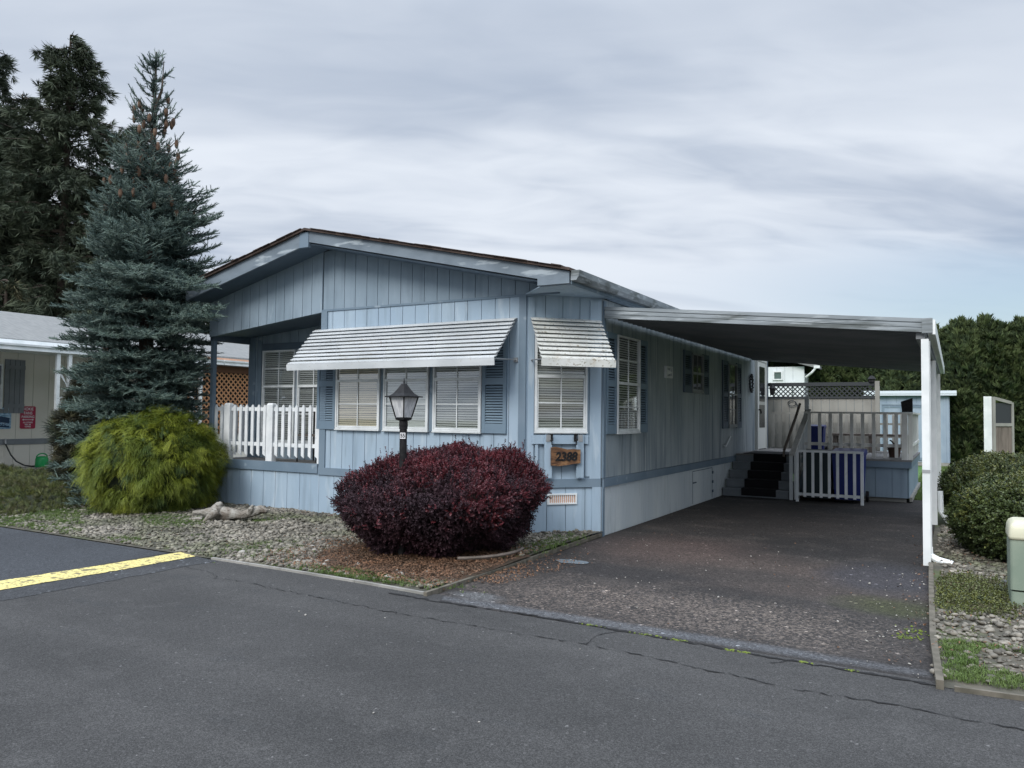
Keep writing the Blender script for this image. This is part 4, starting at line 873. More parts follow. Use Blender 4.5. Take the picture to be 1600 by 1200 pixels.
# pebbles -----------------------------------------------------------
def ico(sub):
    me = bpy.data.meshes.new('i'); import bmesh
    bm = bmesh.new(); bmesh.ops.create_icosphere(bm, subdivisions=sub, radius=1.); bm.to_mesh(me); bm.free()
    v = np.array([tuple(a.co) for a in me.vertices]); f = np.array([tuple(p.vertices) for p in me.polygons]); bpy.data.meshes.remove(me); return v, f
iv, if_ = ico(2)
def pebt():
    s = np.array([random.uniform(.85,1.3), random.uniform(.7,1.), random.uniform(.4,.62)]); k = rng.normal(size=(3,)); 
    v = iv*s; v = v*(1+.10*np.sin(iv@np.array([2.1,1.3,.7])*1.6+k[0])[:,None]+.06*np.sin(iv@np.array([-1.3,2.4,1.])*2+k[1])[:,None]); return v, if_
PT = [pebt() for _ in range(8)]
def pebbles(name, pts, smin, smax, zf, mats, sel=None):
    n = len(pts); P = np.array([(x, y, zf(x,y)) for x, y in pts]); S = smin+(smax-smin)*rng.random(n)**2.2
    P[:,2] += S*rng.uniform(.1,.7,n); T = rng.normal(size=(n,3)); D = np.array([0,0,1.])+rng.normal(size=(n,3))*.22
    o = merge(name, PT, P, rots(D, T), S, rng.integers(0,len(PT),n), mats, matsel=sel); o.data.polygons.foreach_set('use_smooth', np.ones(len(o.data.polygons),bool)); return o
inm = lambda x, y: ((x+5.0)/1.2)**2+((y-6.75)/.92)**2 < 1
pts = []
while len(pts) < 16000:
    x = random.uniform(-12.6,-4.1); y = random.uniform(5.70,8.74)
    if inm(x,y) and random.random() > .03: continue
    if hypot(x+11.15,y-7.85) < .85: continue
    if x > -4.82 and y > 8.77+(x+4.82)+.0: continue
    dens = 1. - .55*max(0, min(1, (-9.8-x)/1.8)) - (.45 if mnoise.noise(Vector((x*1.1,y*1.6,5))) > .25 else 0)
    if random.random() > dens: continue
    pts.append((x,y))
for i in range(420): x = random.uniform(-4.82,-4.1); pts.append((x, random.uniform(7.7, 8.72+(x+4.82))))
tag(pebbles('pebbles', pts, .011, .034, bedz, ['pebble']), 'grey-brown river pebbles covering the front garden bed', 'pebbles', kind='stuff')
pts = [(random.uniform(-.2,.9), random.uniform(9.4,12.8)) for _ in range(1500)]
while len(pts) < 7400:
    x = random.uniform(-.14,2.9); y = random.uniform(5.46,9.5)
    g = (x-.05)/.55; 
    if 7.2 < y < 8.75 and x < .38 and random.random() > .12: continue
    if y < 6.25 and mnoise.noise(Vector((x*2,y*2,8))) > -.05 and random.random() > .25: continue
    pts.append((x,y))
tag(pebbles('pebbles', pts, .012, .034, bedr, ['pebble']), 'pale grey pebbles in the bed right of the driveway', 'pebbles', kind='stuff')
spots = [(-4.72,5.86,.05),(-4.70,6.02,.036),(-6.25,6.45,.045),(-6.45,6.62,.035),(-6.62,6.9,.035),(-4.82,6.15,.035),(-6.0,5.95,.04),(-5.62,5.95,.045),(-5.75,6.12,.03),(-5.15,5.75,.04),(-6.9,6.0,.045),(-5.35,6.15,.033)]
labs = ['pale stone nearest the driveway corner at the bed tip','small pale stone just behind the one at the bed tip','pale stone at the left edge of the leaf litter','pale stone a step behind the litter edge','pale stone furthest back left of the purple bush','little pale stone in the grass before the bush','pale stone by the edging left of the bush front','rounded pale stone by the concrete edging mid-bed','small pale stone between two bigger ones near the edging','pale stone in the grass tuft at the bed front','pale stone alone in the left pebble bed','small pale stone on the litter before the bush']
for (x, y, s_), lb in zip(spots, labs):
    v, f = random.choice(PT); me = MB(); me.P([(x+a*s_, y+b_*s_, bedz(x,y)+.015+c*s_) for a, b_, c in v]); me.F([tuple(int(i) for i in q) for q in f])
    tag(me.build('pale_stone', 'pebblewhite', None, (x,y,bedz(x,y)), smooth=True), lb, 'stone', 'pale stones in the front bed')
# loose grit on the drive
pts = [(random.uniform(-3.9,-.3), random.uniform(5.5,9.5)) for _ in range(110)]+[(random.uniform(-6.0,.2), random.uniform(3.0,5.3)) for _ in range(10)]+[(random.uniform(-.6,-.2), random.uniform(5.4,9.)) for _ in range(90)]
tag(pebbles('loose_grit', pts, .003, .011, lambda x, y: 0, ['pebblewhite']), 'scattered pale grit on the driveway and street', 'grit', kind='stuff')

# dry leaves
def leafflat():
    V, F = [], []; V += [(0,-.5,0),(.28,-.1,.06),(0,.5,.02),(-.28,-.05,.08)]; F.append((0,1,2,3)); return np.array(V,float), np.array(F)
LF = [leafflat()]
pts = []
for i in range(700): pass
while len(pts) < 15000:
    x = random.gauss(-4.85,.85); y = random.gauss(6.55,.6)
    if not (-6.6 < x < -3.25 and 5.68 < y < 8.5): continue
    if x > -4.0 and (random.random() < .35 or y < 6.2 or x > -3.45-.2*abs(y-7.4)): continue
    pts.append((x,y))
pts += [(random.uniform(-9.5,-4.1), random.uniform(5.7,8.7)) for _ in range(260)]+[(random.uniform(-3.9,-.4), random.uniform(5.6,13)) for _ in range(70)]+[(random.uniform(-.15,.6), random.uniform(5.6,12.5)) for _ in range(500)]+[(random.gauss(-.32,.08), random.uniform(5.6,12.5)) for _ in range(160)]
P = np.array([(x,y,(bedr(x,y)+.035) if x > -.2 else (bedz(x,y)+.03+random.uniform(0,.02)) if x < -4.03 else .006+random.uniform(0,.01)) for x, y in pts])
tag(merge('leaf_litter', LF, P, rots(np.array([0,0,1.])+rng.normal(size=(len(P),3))*.45), rng.uniform(.014,.032,len(P)), np.zeros(len(P),int), ['litter']), 'reddish brown fallen leaves around the purple bush', 'leaf litter', kind='stuff')
# grass tufts
def blades(n, h):
    V, F = [], []
    for i in range(n):
        a = random.uniform(0,2*pi); l = h*random.uniform(.5,1.2); x, y = random.gauss(0,h*.4), random.gauss(0,h*.4); lean = random.uniform(.1,.8); w = h*.06
        d = Vector((cos(a)*lean,sin(a)*lean,1)).normalized(); s_ = Vector((-sin(a),cos(a),0))*w; p = Vector((x,y,0)); k = len(V)
        V += [p-s_,p+s_,p+d*l*.6+s_*.8,p+d*l*.6-s_*.8]; F.append((k,k+1,k+2,k+3)); q = p+d*l*.6+Vector((cos(a),sin(a),.4))*l*.4; V += [p+d*l*.6-s_*.8,p+d*l*.6+s_*.8,q,q]; F.append((k+4,k+5,k+6,k+7))
    return np.array([tuple(v) for v in V]), np.array(F)
GT = [blades(12,1.) for _ in range(4)]
def tufts(name, pts, s0, s1, zf, mats, label, cat='grass'):
    P = np.array([(x,y,zf(x,y)) for x, y in pts]); n = len(P); D = np.array([0,0,1.])+rng.normal(size=(n,3))*.08
    return tag(merge(name, GT, P, rots(D), rng.uniform(s0,s1,n), rng.integers(0,4,n), mats), label, cat, kind='stuff')
pts = []
while len(pts) < 2600:
    x = random.uniform(-12.6,-8.2); y = random.uniform(5.7,8.4); v = mnoise.noise(Vector((x*.9,y*1.3,2)))
    if v + (.3 if x < -10.4 else 0) + (.35 if hypot(x+9.5,(y-7.0)*1.8) < .8 else 0) + (.25 if y < 6.0 and x < -8.6 else 0) > .33: pts.append((x,y))
for i in range(520): pts.append((random.gauss(-5.0,.45), random.uniform(5.66,5.95)))
for i in range(260): pts.append((random.gauss(-4.18,.12), random.gauss(8.1,.4)))
for i in range(160): pts.append((random.gauss(-6.9,.4), random.gauss(6.2,.25)))
tufts('short_grass', pts, .02, .045, lambda x, y: bedz(x,y)+.01, ['grass'], 'short green grass and weeds growing between the front pebbles')
pts = []
while len(pts) < 1500:
    x = random.uniform(-.08,1.4); y = random.uniform(5.42,6.3)
    if mnoise.noise(Vector((x*2,y*2,8))) > -.1 or x < .12: pts.append((x,y))
tufts('short_grass', pts, .02, .045, lambda x, y: bedr(x,y)+.008, ['grass'], 'bright grass at the tip of the right-hand pebble bed')
pts = [(random.uniform(-.8,1.6), random.uniform(17.1,29)) for _ in range(9000)]
tufts('lawn_grass', pts, .05, .09, lambda x, y: -.02, ['grass'], 'green lawn between the deck and the shed')
b = MB()                                                     # moss cushions in joints
for x, y, w, h in ((-1.95,5.40,.14,.02),(-1.72,5.395,.1,.018),(-1.3,5.36,.16,.018),(-.86,5.35,.05,.015),(-.58,5.335,.06,.015),(-.27,6.55,.12,.17),(-.33,6.35,.07,.07),(-2.4,5.42,.12,.012)):
    for j in range(int(26+900*w*h)): px, py = random.gauss(x,w*.4), random.gauss(y,h*.45); q = random.uniform(.004,.012); b.lathe((px,py,-.004), [(q,.004),(q*.8,.004+q*.5),(q*.3,.004+q*.8)], 6)
struct(b.build('moss', 'moss'))
pts = [(random.gauss(.12,.17), random.gauss(8.0,.38)) for _ in range(4200)]; pts = [(x,y) for x, y in pts if x > -.15]
CT = [sprig(9,.05,.016,1.) for _ in range(4)]
P = np.array([(x,y,bedr(x,y)+.01) for x, y in pts]); n = len(P)
tag(merge('creeping_thyme', CT, P, rots(np.array([0,0,1.])+rng.normal(size=(n,3))*.6), rng.uniform(.6,1.2,n), rng.integers(0,4,n), ['boxtip','jun'], matsel=(rng.random(n) < .35).astype(int)), 'olive creeping ground cover beside the driveway edging', 'ground cover', kind='stuff')

# ------------------------------------------------------------------ shrubs
def profile_pts(n, c, prof, depth=.25, lump=.06, lscale=2.5, tilt=(0,0)):
    """points and outward normals near the surface of a lathe profile [(z,r),...]"""
    pr_ = np.array(prof); seg = np.hypot(np.diff(pr_[:,0]), np.diff(pr_[:,1]))*(pr_[:-1,1]+pr_[1:,1]); cum = np.concatenate([[0],np.cumsum(seg)]); u = rng.random(n)*cum[-1]
    i = np.clip(np.searchsorted(cum,u)-1,0,len(seg)-1); t = (u-cum[i])/seg[i]; z = pr_[i,0]+(pr_[i+1,0]-pr_[i,0])*t; r = pr_[i,1]+(pr_[i+1,1]-pr_[i,1])*t
    dz, dr = pr_[i+1,0]-pr_[i,0], pr_[i+1,1]-pr_[i,1]; l = np.hypot(dz,dr); nr, nz_ = dz/l, -dr/l; a = rng.random(n)*2*pi
    nn = np.stack([cos_(a)*nr, sin_(a)*nr, nz_], 1)
    lum = np.array([mnoise.noise(Vector((np.cos(q)*R*lscale, np.sin(q)*R*lscale, zz*lscale)))+.5*mnoise.noise(Vector((np.cos(q)*R*lscale*2.7, np.sin(q)*R*lscale*2.7, zz*lscale*2.7))) for q, R, zz in zip(a, r, z)])
    d = lum*lump - depth*rng.random(n)**2.0
    P = np.stack([c[0]+np.cos(a)*r, c[1]+np.sin(a)*r, c[2]+z], 1) + nn*d[:,None]
    P[:,2] += (P[:,0]-c[0])*tilt[0]*(z/pr_[-1,0]) + (P[:,1]-c[1])*tilt[1]*(z/pr_[-1,0])
    return P, nn, lum
cos_, sin_ = np.cos, np.sin
def core(name, c, prof, k, m, parent, tilt=(0,0)):
    """smooth near-black core whose colour stands for shade inside the foliage"""
    mb = MB(); n = 28; rings = []
    for z, r in prof: rings.append(mb.P([(c[0]+cos(2*pi*j/n)*r*k, c[1]+sin(2*pi*j/n)*r*k, c[2]+z*k+(cos(2*pi*j/n)*r*k*tilt[0]+sin(2*pi*j/n)*r*k*tilt[1])*z/prof[-1][0]) for j in range(n)]))
    for i in range(len(prof)-1): mb.F([(rings[i]+j,rings[i]+(j+1)%n,rings[i+1]+(j+1)%n,rings[i+1]+j) for j in range(n)])
    return mb.build(name, m, parent, smooth=True)
M['innerdark'] = mat('brown_shade_core', (.018,.014,.012), 1.); M['innergreen'] = mat('green_shade_core', (.012,.018,.008), 1.)  # core colours that paint the shade deep between the leaves
# barberry
BC = (-5.18, 7.40, 0.02)
bb = thing('barberry_bush', BC, 'large rounded purple-red barberry bush in front of the blue house', 'bush')
prof = [(.03,.66),(.22,.86),(.42,1.03),(.58,1.14),(.68,1.16),(.78,1.07),(.88,.90),(.98,.66),(1.05,.42),(1.10,.18),(1.11,.02)]
tl = (.10, .10)
core('shade_core', BC, prof, .84, 'innerdark', bb, tl)
ST = [sprig(13,.075,.0185,.95,.38) for _ in range(6)]
n = 31000; P, nn, lum = profile_pts(n, BC, prof, .17, .13, 2.6, tl)
D = nn*.9+np.array([0,0,.55])+rng.normal(size=(n,3))*.45
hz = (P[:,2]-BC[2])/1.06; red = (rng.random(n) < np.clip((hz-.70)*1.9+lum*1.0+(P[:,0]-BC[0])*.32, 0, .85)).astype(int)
# long new shoots poking out
m_ = 500; P2, n2, _ = profile_pts(m_, BC, prof[2:], .02, .16, 2.6, tl); P2 = P2+n2*rng.uniform(.01,.08,(m_,1)); D2 = n2+np.array([0,0,.9])+rng.normal(size=(m_,3))*.3
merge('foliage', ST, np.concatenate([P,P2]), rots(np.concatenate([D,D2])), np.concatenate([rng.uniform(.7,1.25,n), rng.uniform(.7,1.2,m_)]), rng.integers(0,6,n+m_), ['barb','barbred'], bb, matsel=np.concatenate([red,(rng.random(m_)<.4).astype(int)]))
b = MB()
for i in range(16): a = i/16*2*pi; b.tube([(BC[0]+cos(a)*.1,BC[1]+sin(a)*.1,0),(BC[0]+cos(a)*.6,BC[1]+sin(a)*.6,.4)], [.02,.01], 5)
b.build('stem', 'twig', bb)
b = MB(); b.tube([(-4.9+.75*cos(a), 7.3+.78*sin(a), .10) for a in np.linspace(-.95,.35,12)], .018, 6)
tag(b.build('ring_edging', 'greytan', None, (-4.5,6.8,.08)), 'curved brown border strip under the right side of the purple bush', 'edging')

# golden threadleaf cypress
GC = (-11.02, 7.80, .02)
gc = thing('golden_cypress_bush', GC, 'mounded yellow-green threadleaf cypress bush with weeping tips', 'bush')
prof = [(.05,.66),(.25,.86),(.5,.99),(.8,1.04),(1.05,.98),(1.26,.81),(1.41,.58),(1.50,.33),(1.53,.02)]
core('shade_core', GC, prof, .84, 'innergreen', gc)
def strand(nseg, L, w, droop):
    """tuft of thread twigs leaving along +Z, template frame; bent towards -Y (down)"""
    V, F, FM = [], [], []
    for j in range(9):
        a = random.uniform(-.6,.6); b_ = random.uniform(-.35,.35); d = Vector((sin(a), sin(b_), 1)).normalized(); p = Vector((random.uniform(-.02,.02),random.uniform(-.02,.02),0)); l = L*random.uniform(.6,1.1); s_ = Vector((1,0,0)) if random.random() < .5 else Vector((.6,.3,-.7)).normalized(); prev = None
        for i in range(nseg+1):
            ww = w*(1-.75*i/nseg); cur = (p-s_*ww, p+s_*ww)
            if prev: k = len(V); V += [prev[0],prev[1],cur[1],cur[0]]; F.append((k,k+1,k+2,k+3)); FM.append(0 if i > nseg*.35 else 1)
            prev = cur; p = p+d*l/nseg; d = (d+Vector((0,-droop,-droop*.2))).normalized()
    return np.array([tuple(v) for v in V]), np.array(F), np.array(FM)
SS = [strand(5,.23,.0036,.40) for _ in range(6)]
m0 = 1250; P0, N0, lum0 = profile_pts(m0, GC, prof, .12, .09, 3.0); rep = 9; idx = np.repeat(np.arange(m0), rep); n = m0*rep
tw = N0+rng.normal(size=(m0,3))*.38; P = P0[idx]+rng.normal(size=(n,3))*.045+N0[idx]*rng.uniform(-.07,.05,(m0,1))[idx]; nn = tw[idx]; lum = lum0[idx]
horiz = nn.copy(); horiz[:,2] = np.clip(horiz[:,2],-.1,.9); D = horiz+rng.normal(size=(n,3))*.2+np.array([0,0,.15])
D /= np.linalg.norm(D,axis=1,keepdims=True); down = np.array([0,0,-1.]); Y = -(down-(D@down)[:,None]*D); Y += rng.normal(size=(n,3))*.15; Y -= (Y*D).sum(1,keepdims=True)*D; Y /= np.linalg.norm(Y,axis=1,keepdims=True); X = np.cross(Y,D)
R = np.stack([X,Y,D],2); deep = (rng.random(m0) < .22-.4*lum0).astype(int)[idx]
merge('foliage', [(a,b_) for a,b_,_ in SS], P-D*.1, R, rng.uniform(.6,1.05,n), rng.integers(0,6,n), ['gold','golddeep'], gc, fmat=[c for _,_,c in SS], matsel=deep)

# boxwoods
BT = [sprig(10,.08,.024,1.,.4) for _ in range(6)]
def boxwood(c, prof, n, label, tilt=(0,0)):
    o = thing('boxwood_bush', c, label, 'bush', None); core('shade_core', c, prof, .86, 'innergreen', o, tilt)
    P, nn, lum = profile_pts(n, c, prof, .16, .07, 2.5, tilt); D = nn+np.array([0,0,.4])+rng.normal(size=(n,3))*.5
    tip = (rng.random(n) < np.clip((P[:,2]-c[2])/prof[-1][0]-.45+lum*.8, .03, .6)).astype(int)
    merge('foliage', BT, P, rots(D), rng.uniform(.7,1.25,n), rng.integers(0,6,n), ['box','boxtip'], o, matsel=tip); return o
boxwood((1.05,10.65,.02), [(.02,.85),(.2,1.02),(.45,1.08),(.65,1.02),(.76,.85),(.84,.6),(.88,.3),(.89,.02)], 17000, 'large clipped boxwood mound right of the carport post')
boxwood((.68,13.9,.0), [(.02,.6),(.3,.82),(.6,.86),(.8,.7),(.93,.45),(1.0,.2),(1.01,.02)], 9000, 'rounder boxwood bush behind the large clipped one')
# juniper shrub, feathery, left of the spruce
JT = [sliver_clump(14,.20,.0055,.6) for _ in range(5)]
JC = (-13.75, 8.35, .05)
ju = thing('juniper_shrub', JC, 'loose feathery dark juniper shrub left of the blue spruce', 'shrub')
prof = [(.02,.34),(.4,.44),(.9,.46),(1.3,.44),(1.7,.36),(2.1,.22),(2.35,.08),(2.4,.02)]
core('shade_core', JC, prof, .45, 'innergreen', ju)
n = 5600; P, nn, lum = profile_pts(n, JC, prof, .4, .18, 1.8); D = nn*.9+np.array([0,0,.35])+rng.normal(size=(n,3))*.5
merge('foliage', JT, P, rots(D), rng.uniform(.5,1.1,n), rng.integers(0,5,n), ['jun','jundark'], ju, matsel=(rng.random(n) < .55).astype(int))
# low ground cover
n = 15000; x = rng.uniform(-19,-12.0,n); y = rng.uniform(6.0,9.6,n)
def gch(x, y):
    e = min(1., max(0., (y-6.05-.25*mnoise.noise(Vector((x*.8,0,0))))/.7))*min(1.,max(0.,(-11.9-x)/.9)); return .04+e*(.22+.12*mnoise.noise(Vector((x*.9,y*.9,4))))
z = np.array([gch(a,b_) for a, b_ in zip(x,y)]); D = np.array([.1,-.3,.8])+rng.normal(size=(n,3))*.6
P = np.stack([x,y,z-rng.random(n)*.08],1)
tag(merge('ground_cover', JT, P, rots(D), rng.uniform(.25,.55,n), rng.integers(0,5,n), ['gcover','boxtip','jun'], matsel=rng.integers(0,3,n)), 'low olive-green juniper ground cover in the left corner of the bed', 'ground cover', kind='stuff')
sheet('soil_mound', -19, -11.9, 5.8, 9.7, lambda x, y: gch(x,y)-.06, mat('dark_soil', (.025,.03,.015), 1.), 40, 24)

# ------------------------------------------------------------------ blue spruce
SP = (-11.83, 8.15, 0.)
sp = thing('blue_spruce', SP, 'tall blue-green spruce with hanging brown cones beside the front porch', 'tree')
b = MB(); b.tube([(SP[0],SP[1],0),(SP[0],SP[1],3),(SP[0]+.03,SP[1],5.6),(SP[0]+.05,SP[1],7.72)], [.16,.11,.05,.012], 10)
b.tube([(SP[0]+.05,SP[1],6.75),(SP[0]+.17,SP[1]+.04,7.05),(SP[0]+.19,SP[1]+.05,7.55)], [.03,.02,.008], 6); b.build('trunk', 'bark', sp)
def spr(z):
    return .86*spr0((z-1.6)/.91+1.6)
def spr0(z):
    pts_ = [(0.3,1.25),(1.6,1.22),(2.6,1.32),(3.9,1.42),(4.8,1.14),(5.8,.90),(6.5,.56),(7.1,.42),(7.7,.26),(8.2,.08)]
    for (a, ra), (c, rc) in zip(pts_[:-1], pts_[1:]):
        if a <= z <= c: return ra+(rc-ra)*(z-a)/(c-a)
    return pts_[0][1] if z < .3 else .05
tw_p, tw_d, tw_s, cones = [], [], [], []; limb = MB(); r_ = random.Random(12)
z = .35
longb = [(2.8,-.16,1.6),(3.0,-.10,1.85),(3.15,-.07,2.0),(3.3,-.12,2.05),(3.5,-.10,1.9),(3.7,-.15,1.6)]
while z < 7.62:
    nb_ = 14 if z < 5.0 else 9 if z < 5.9 else 6 if z < 6.7 else 4
    a0 = r_.uniform(0, 6.28)
    for i in range(nb_):
        a = a0+i/nb_*2*pi+r_.uniform(-.22,.22); L_ = spr(z)*r_.uniform(.72,1.12)*(1+.12*sin(3*a+z))
        zz = z+r_.uniform(-.16,.16)
        if i == 0 and longb and z > longb[0][0]: _, a, L_ = longb.pop(0)
        up = (.10 if z < 4 else .35 if z < 6.0 else .75); ca, sa = cos(a), sin(a)
        fwd = lambda t: Vector((SP[0]+ca*L_*t, SP[1]+sa*L_*t, zz+L_*(up*t*t-(.16 if z < 6 else 0)*t)))
        if z > 4.7: limb.tube([tuple(fwd(t)) for t in (0.,.5,1.)], [.014,.009,.004], 4, False)
        nt_ = max(3, int(L_/(.082 if z < 5.4 else .12)))
        for j in range(nt_):
            t = .22+.78*(j+.5)/nt_ if z < 6 else .1+.9*(j+.5)/nt_; p = fwd(t); d = (fwd(min(1,t+.05))-fwd(t-.05)).normalized(); side = Vector((-sa,ca,0)); wdt = .62*L_*(1-t)+.12
            for sgn in (-1, 1):
                q = min(wdt, .40)*r_.uniform(.6,1.1); dirn = (d*.75+side*sgn+Vector((0,0,r_.uniform(.0,.3)))).normalized(); m2 = max(1, int(q/.12))
                for k in range(m2):                          # side shoots of side shoots
                    pp = p+dirn*q*k/m2; tw_p.append(pp); tw_d.append((dirn+Vector((r_.gauss(0,.3),r_.gauss(0,.3),r_.gauss(.14,.32)))).normalized()); tw_s.append(r_.uniform(.8,1.15))
                    if r_.random() < .75: tw_p.append(pp); tw_d.append((dirn*.6+d*.9+Vector((0,0,r_.uniform(-.1,.45)))).normalized()); tw_s.append(r_.uniform(.6,1.0))
            if r_.random() < .5: tw_p.append(p); tw_d.append((d+Vector((r_.gauss(0,.3),r_.gauss(0,.3),r_.uniform(.2,.9)))).normalized()); tw_s.append(r_.uniform(.6,1.))
        tw_p.append(fwd(.96)); tw_d.append((fwd(1)-fwd(.9)).normalized()+Vector((0,0,.1))); tw_s.append(1.1)
        if 4.9 < z < 6.7 and r_.random() < .62: cones.append(fwd(r_.uniform(.45,.92))+Vector((r_.uniform(-.03,.03),r_.uniform(-.03,.03),.03)))
        if 4.9 < z < 6.6 and r_.random() < .35: cones.append(fwd(r_.uniform(.5,.9))+Vector((.03,.02,.05)))
    z += .135 if z < 5.8 else .2
for k in range(8): tw_p.append(Vector((SP[0]+.05+(.14 if k%2 else 0),SP[1],7.25+k*.05))); tw_d.append(Vector((r_.gauss(0,.25),r_.gauss(0,.25),1)).normalized()); tw_s.append(.9)
limb.build('branch', 'bark', sp)
P = np.array([tuple(p) for p in tw_p]); D = np.array([tuple(p) for p in tw_d]); n = len(P)
# keep the twigs out of the house corner
ok = ~((P[:,0] > -11.12) & (P[:,1] > 8.15) & (P[:,2] > 2.6) & (P[:,2] < 3.95)) & ~((P[:,0] > -11.15) & (P[:,1] > 8.68) & (P[:,2] < 2.7)) & ~((np.hypot(P[:,0]+11.02, P[:,1]-7.8) < .95) & (P[:,2] < 1.45)); P, D, S = P[ok], D[ok], np.array(tw_s)[ok]; n = len(P)
BR = [brush(.155,.0185,14) for _ in range(3)]
hrad = np.hypot(P[:,0]-SP[0], P[:,1]-SP[1])/np.array([spr(q)+.05 for q in P[:,2]]); tipm = (rng.random(n) < np.clip((hrad-.40)*1.0,.05,.60)).astype(int)
merge('crown', BR, P, rots(D), S, rng.integers(0,3,n), ['spruce','sprucetip'], sp, matsel=tipm)
b = MB()
for c in cones:
    b.lathe((c.x, c.y, c.z-.13), [(.008,-.03),(.027,.0),(.034,.05),(.028,.10),(.008,.125)], 8)
b.build('cone', 'cone', sp, smooth=True)['kind'] = 'stuff'

# ------------------------------------------------------------------ tall conifers far left
FT = [sliver_clump(16,.46,.026,.95) for _ in range(6)]
def conifer(name, c, H, R, z0, n, label, seed, group=None, mats=('fir','fir2'), lean=0.):
    o = thing(name, c, label, 'tree', group); r = random.Random(seed)
    b = MB(); b.tube([(c[0],c[1],0),(c[0]+lean*.5,c[1],H*.5),(c[0]+lean,c[1],H)], [.34,.2,.03], 10)
    br_ = MB(); P, D, S = [], [], []
    nbr = int(H*8)
    for i in range(nbr):
        t = (i+r.random())/nbr; z = z0+(H-z0)*t; a = r.uniform(0,2*pi); L_ = R*((1-t)**.5*.92+.08)*r.uniform(.55,1.15)*(.8+.4*abs(sin(2.3*a+z*.35+seed)))
        ca, sa = cos(a), sin(a); cx = c[0]+lean*z/H
        f = lambda s_: Vector((cx+ca*L_*s_, c[1]+sa*L_*s_, z+L_*(.25*s_-.34*s_*s_)))
        br_.tube([tuple(f(s_)) for s_ in (0,.5,1)], [.05,.03,.01], 4, False)
        m = max(3, int(n*L_/(nbr*R*.55)))
        for j in range(m):
            s_ = .12+.88*r.random()**.8; p = f(s_)+Vector((-sa,ca,0))*r.gauss(0,.16*L_*(1.1-s_)+.12); p.z -= abs(r.gauss(0,.42)); P.append(tuple(p)); D.append((ca*.7+r.gauss(0,.35), sa*.7+r.gauss(0,.35), r.uniform(-.75,.25))); S.append(r.uniform(.55,1.15))
    b.build('trunk', 'bark', o); br_.build('branch', 'bark', o)
    P, D, S = np.array(P), np.array(D), np.array(S); k = len(P)
    lum = np.array([mnoise.noise(Vector(p)*.55) for p in P.tolist()])
    merge('crown', FT, P, rots(D), S, rng.integers(0,6,k), list(mats), o, matsel=(rng.random(k) < .28+lum).astype(int)); return o
conifer('conifer_tree', (-40.2,18.6,0), 19.8, 4.0, 3.5, 7200, 'tall dark conifer cut by the left edge of the view', 3)
conifer('conifer_tree', (-36.3,20.6,0), 19.4, 3.9, 4.6, 7000, 'tall dark conifer with feathery crown just left of the spruce top', 5)
conifer('conifer_tree', (-34.8,23.2,0), 15.6, 3.6, 4.2, 6500, 'shorter dark conifer half hidden behind the blue spruce', 8)
conifer('conifer_tree', (-41.5,21.2,0), 17.8, 4.2, 3., 6500, 'dark conifer filling the gap behind the two tallest', 11)
conifer('conifer_tree', (-35.5,26.5,0), 9.5, 3.2, 1.0, 4200, 'low dark conifer behind the neighbour roof right of the bare trunks', 14)
conifer('conifer_tree', (-43.5,16.0,0), 9.5, 3.3, 1.0, 4200, 'low dark conifer behind the neighbour roof at the left edge', 17)
conifer('young_pine', (-31.8,15.9,0), 6.6, 1.9, 1.6, 3000, 'small lighter green pine above the neighbour roof at the left edge', 21, mats=('fir2','jun'))

# ------------------------------------------------------------------ arborvitae hedge trees
AT = [sliver_clump(12,.30,.035,.6) for _ in range(5)]
protos = []
for v in range(3):
    c = (0,0,0); o = bpy.data.objects.new('arborvitae', None); COL.objects.link(o); H = 5.
    prof = [(.02,.60),(.6,.78),(1.6,.84),(2.8,.82),(3.8,.80),(4.4,.70),(4.8,.44),(5.0,.18),(5.12,.02)]
    core('shade_core', c, prof, .8, 'innergreen', o)
    n = 4600; P, nn, lum = profile_pts(n, c, prof, .2, .20, 1.6); D = nn*.6+np.array([0,0,.9])+rng.normal(size=(n,3))*.35
    merge('crown', AT, P, rots(D), rng.uniform(.5,1.05,n), rng.integers(0,5,n), ['arb','arb2'], o, matsel=(rng.random(n) < .4-.7*lum).astype(int))
    b = MB(); b.tube([(0,0,0),(0,0,4.6)], [.09,.02], 6); b.build('trunk', 'bark', o); protos.append(o)
hx = [(-7.2+i*.92+random.uniform(-.1,.1), 31.9+random.uniform(-.2,.2)) for i in range(18)]
hl = ['first','second','third','fourth','fifth','sixth','seventh','eighth','ninth','tenth','eleventh','twelfth','thirteenth','fourteenth','fifteenth','sixteenth','seventeenth','last']
for i, (x, y) in enumerate(hx):
    p = protos[i%3]; o = p if i < 3 else copy_tree(p)
    o.location = (x,y,0); o.rotation_euler = (0,0,random.uniform(0,6)); s_ = random.uniform(.965,1.02)*.99; o.scale = (random.uniform(.95,1.12),)*2+(s_,)
    tag(o, 'green columnar arborvitae, %s from the left of the row behind the shed' % hl[i], 'tree', 'arborvitae hedge trees behind the shed')

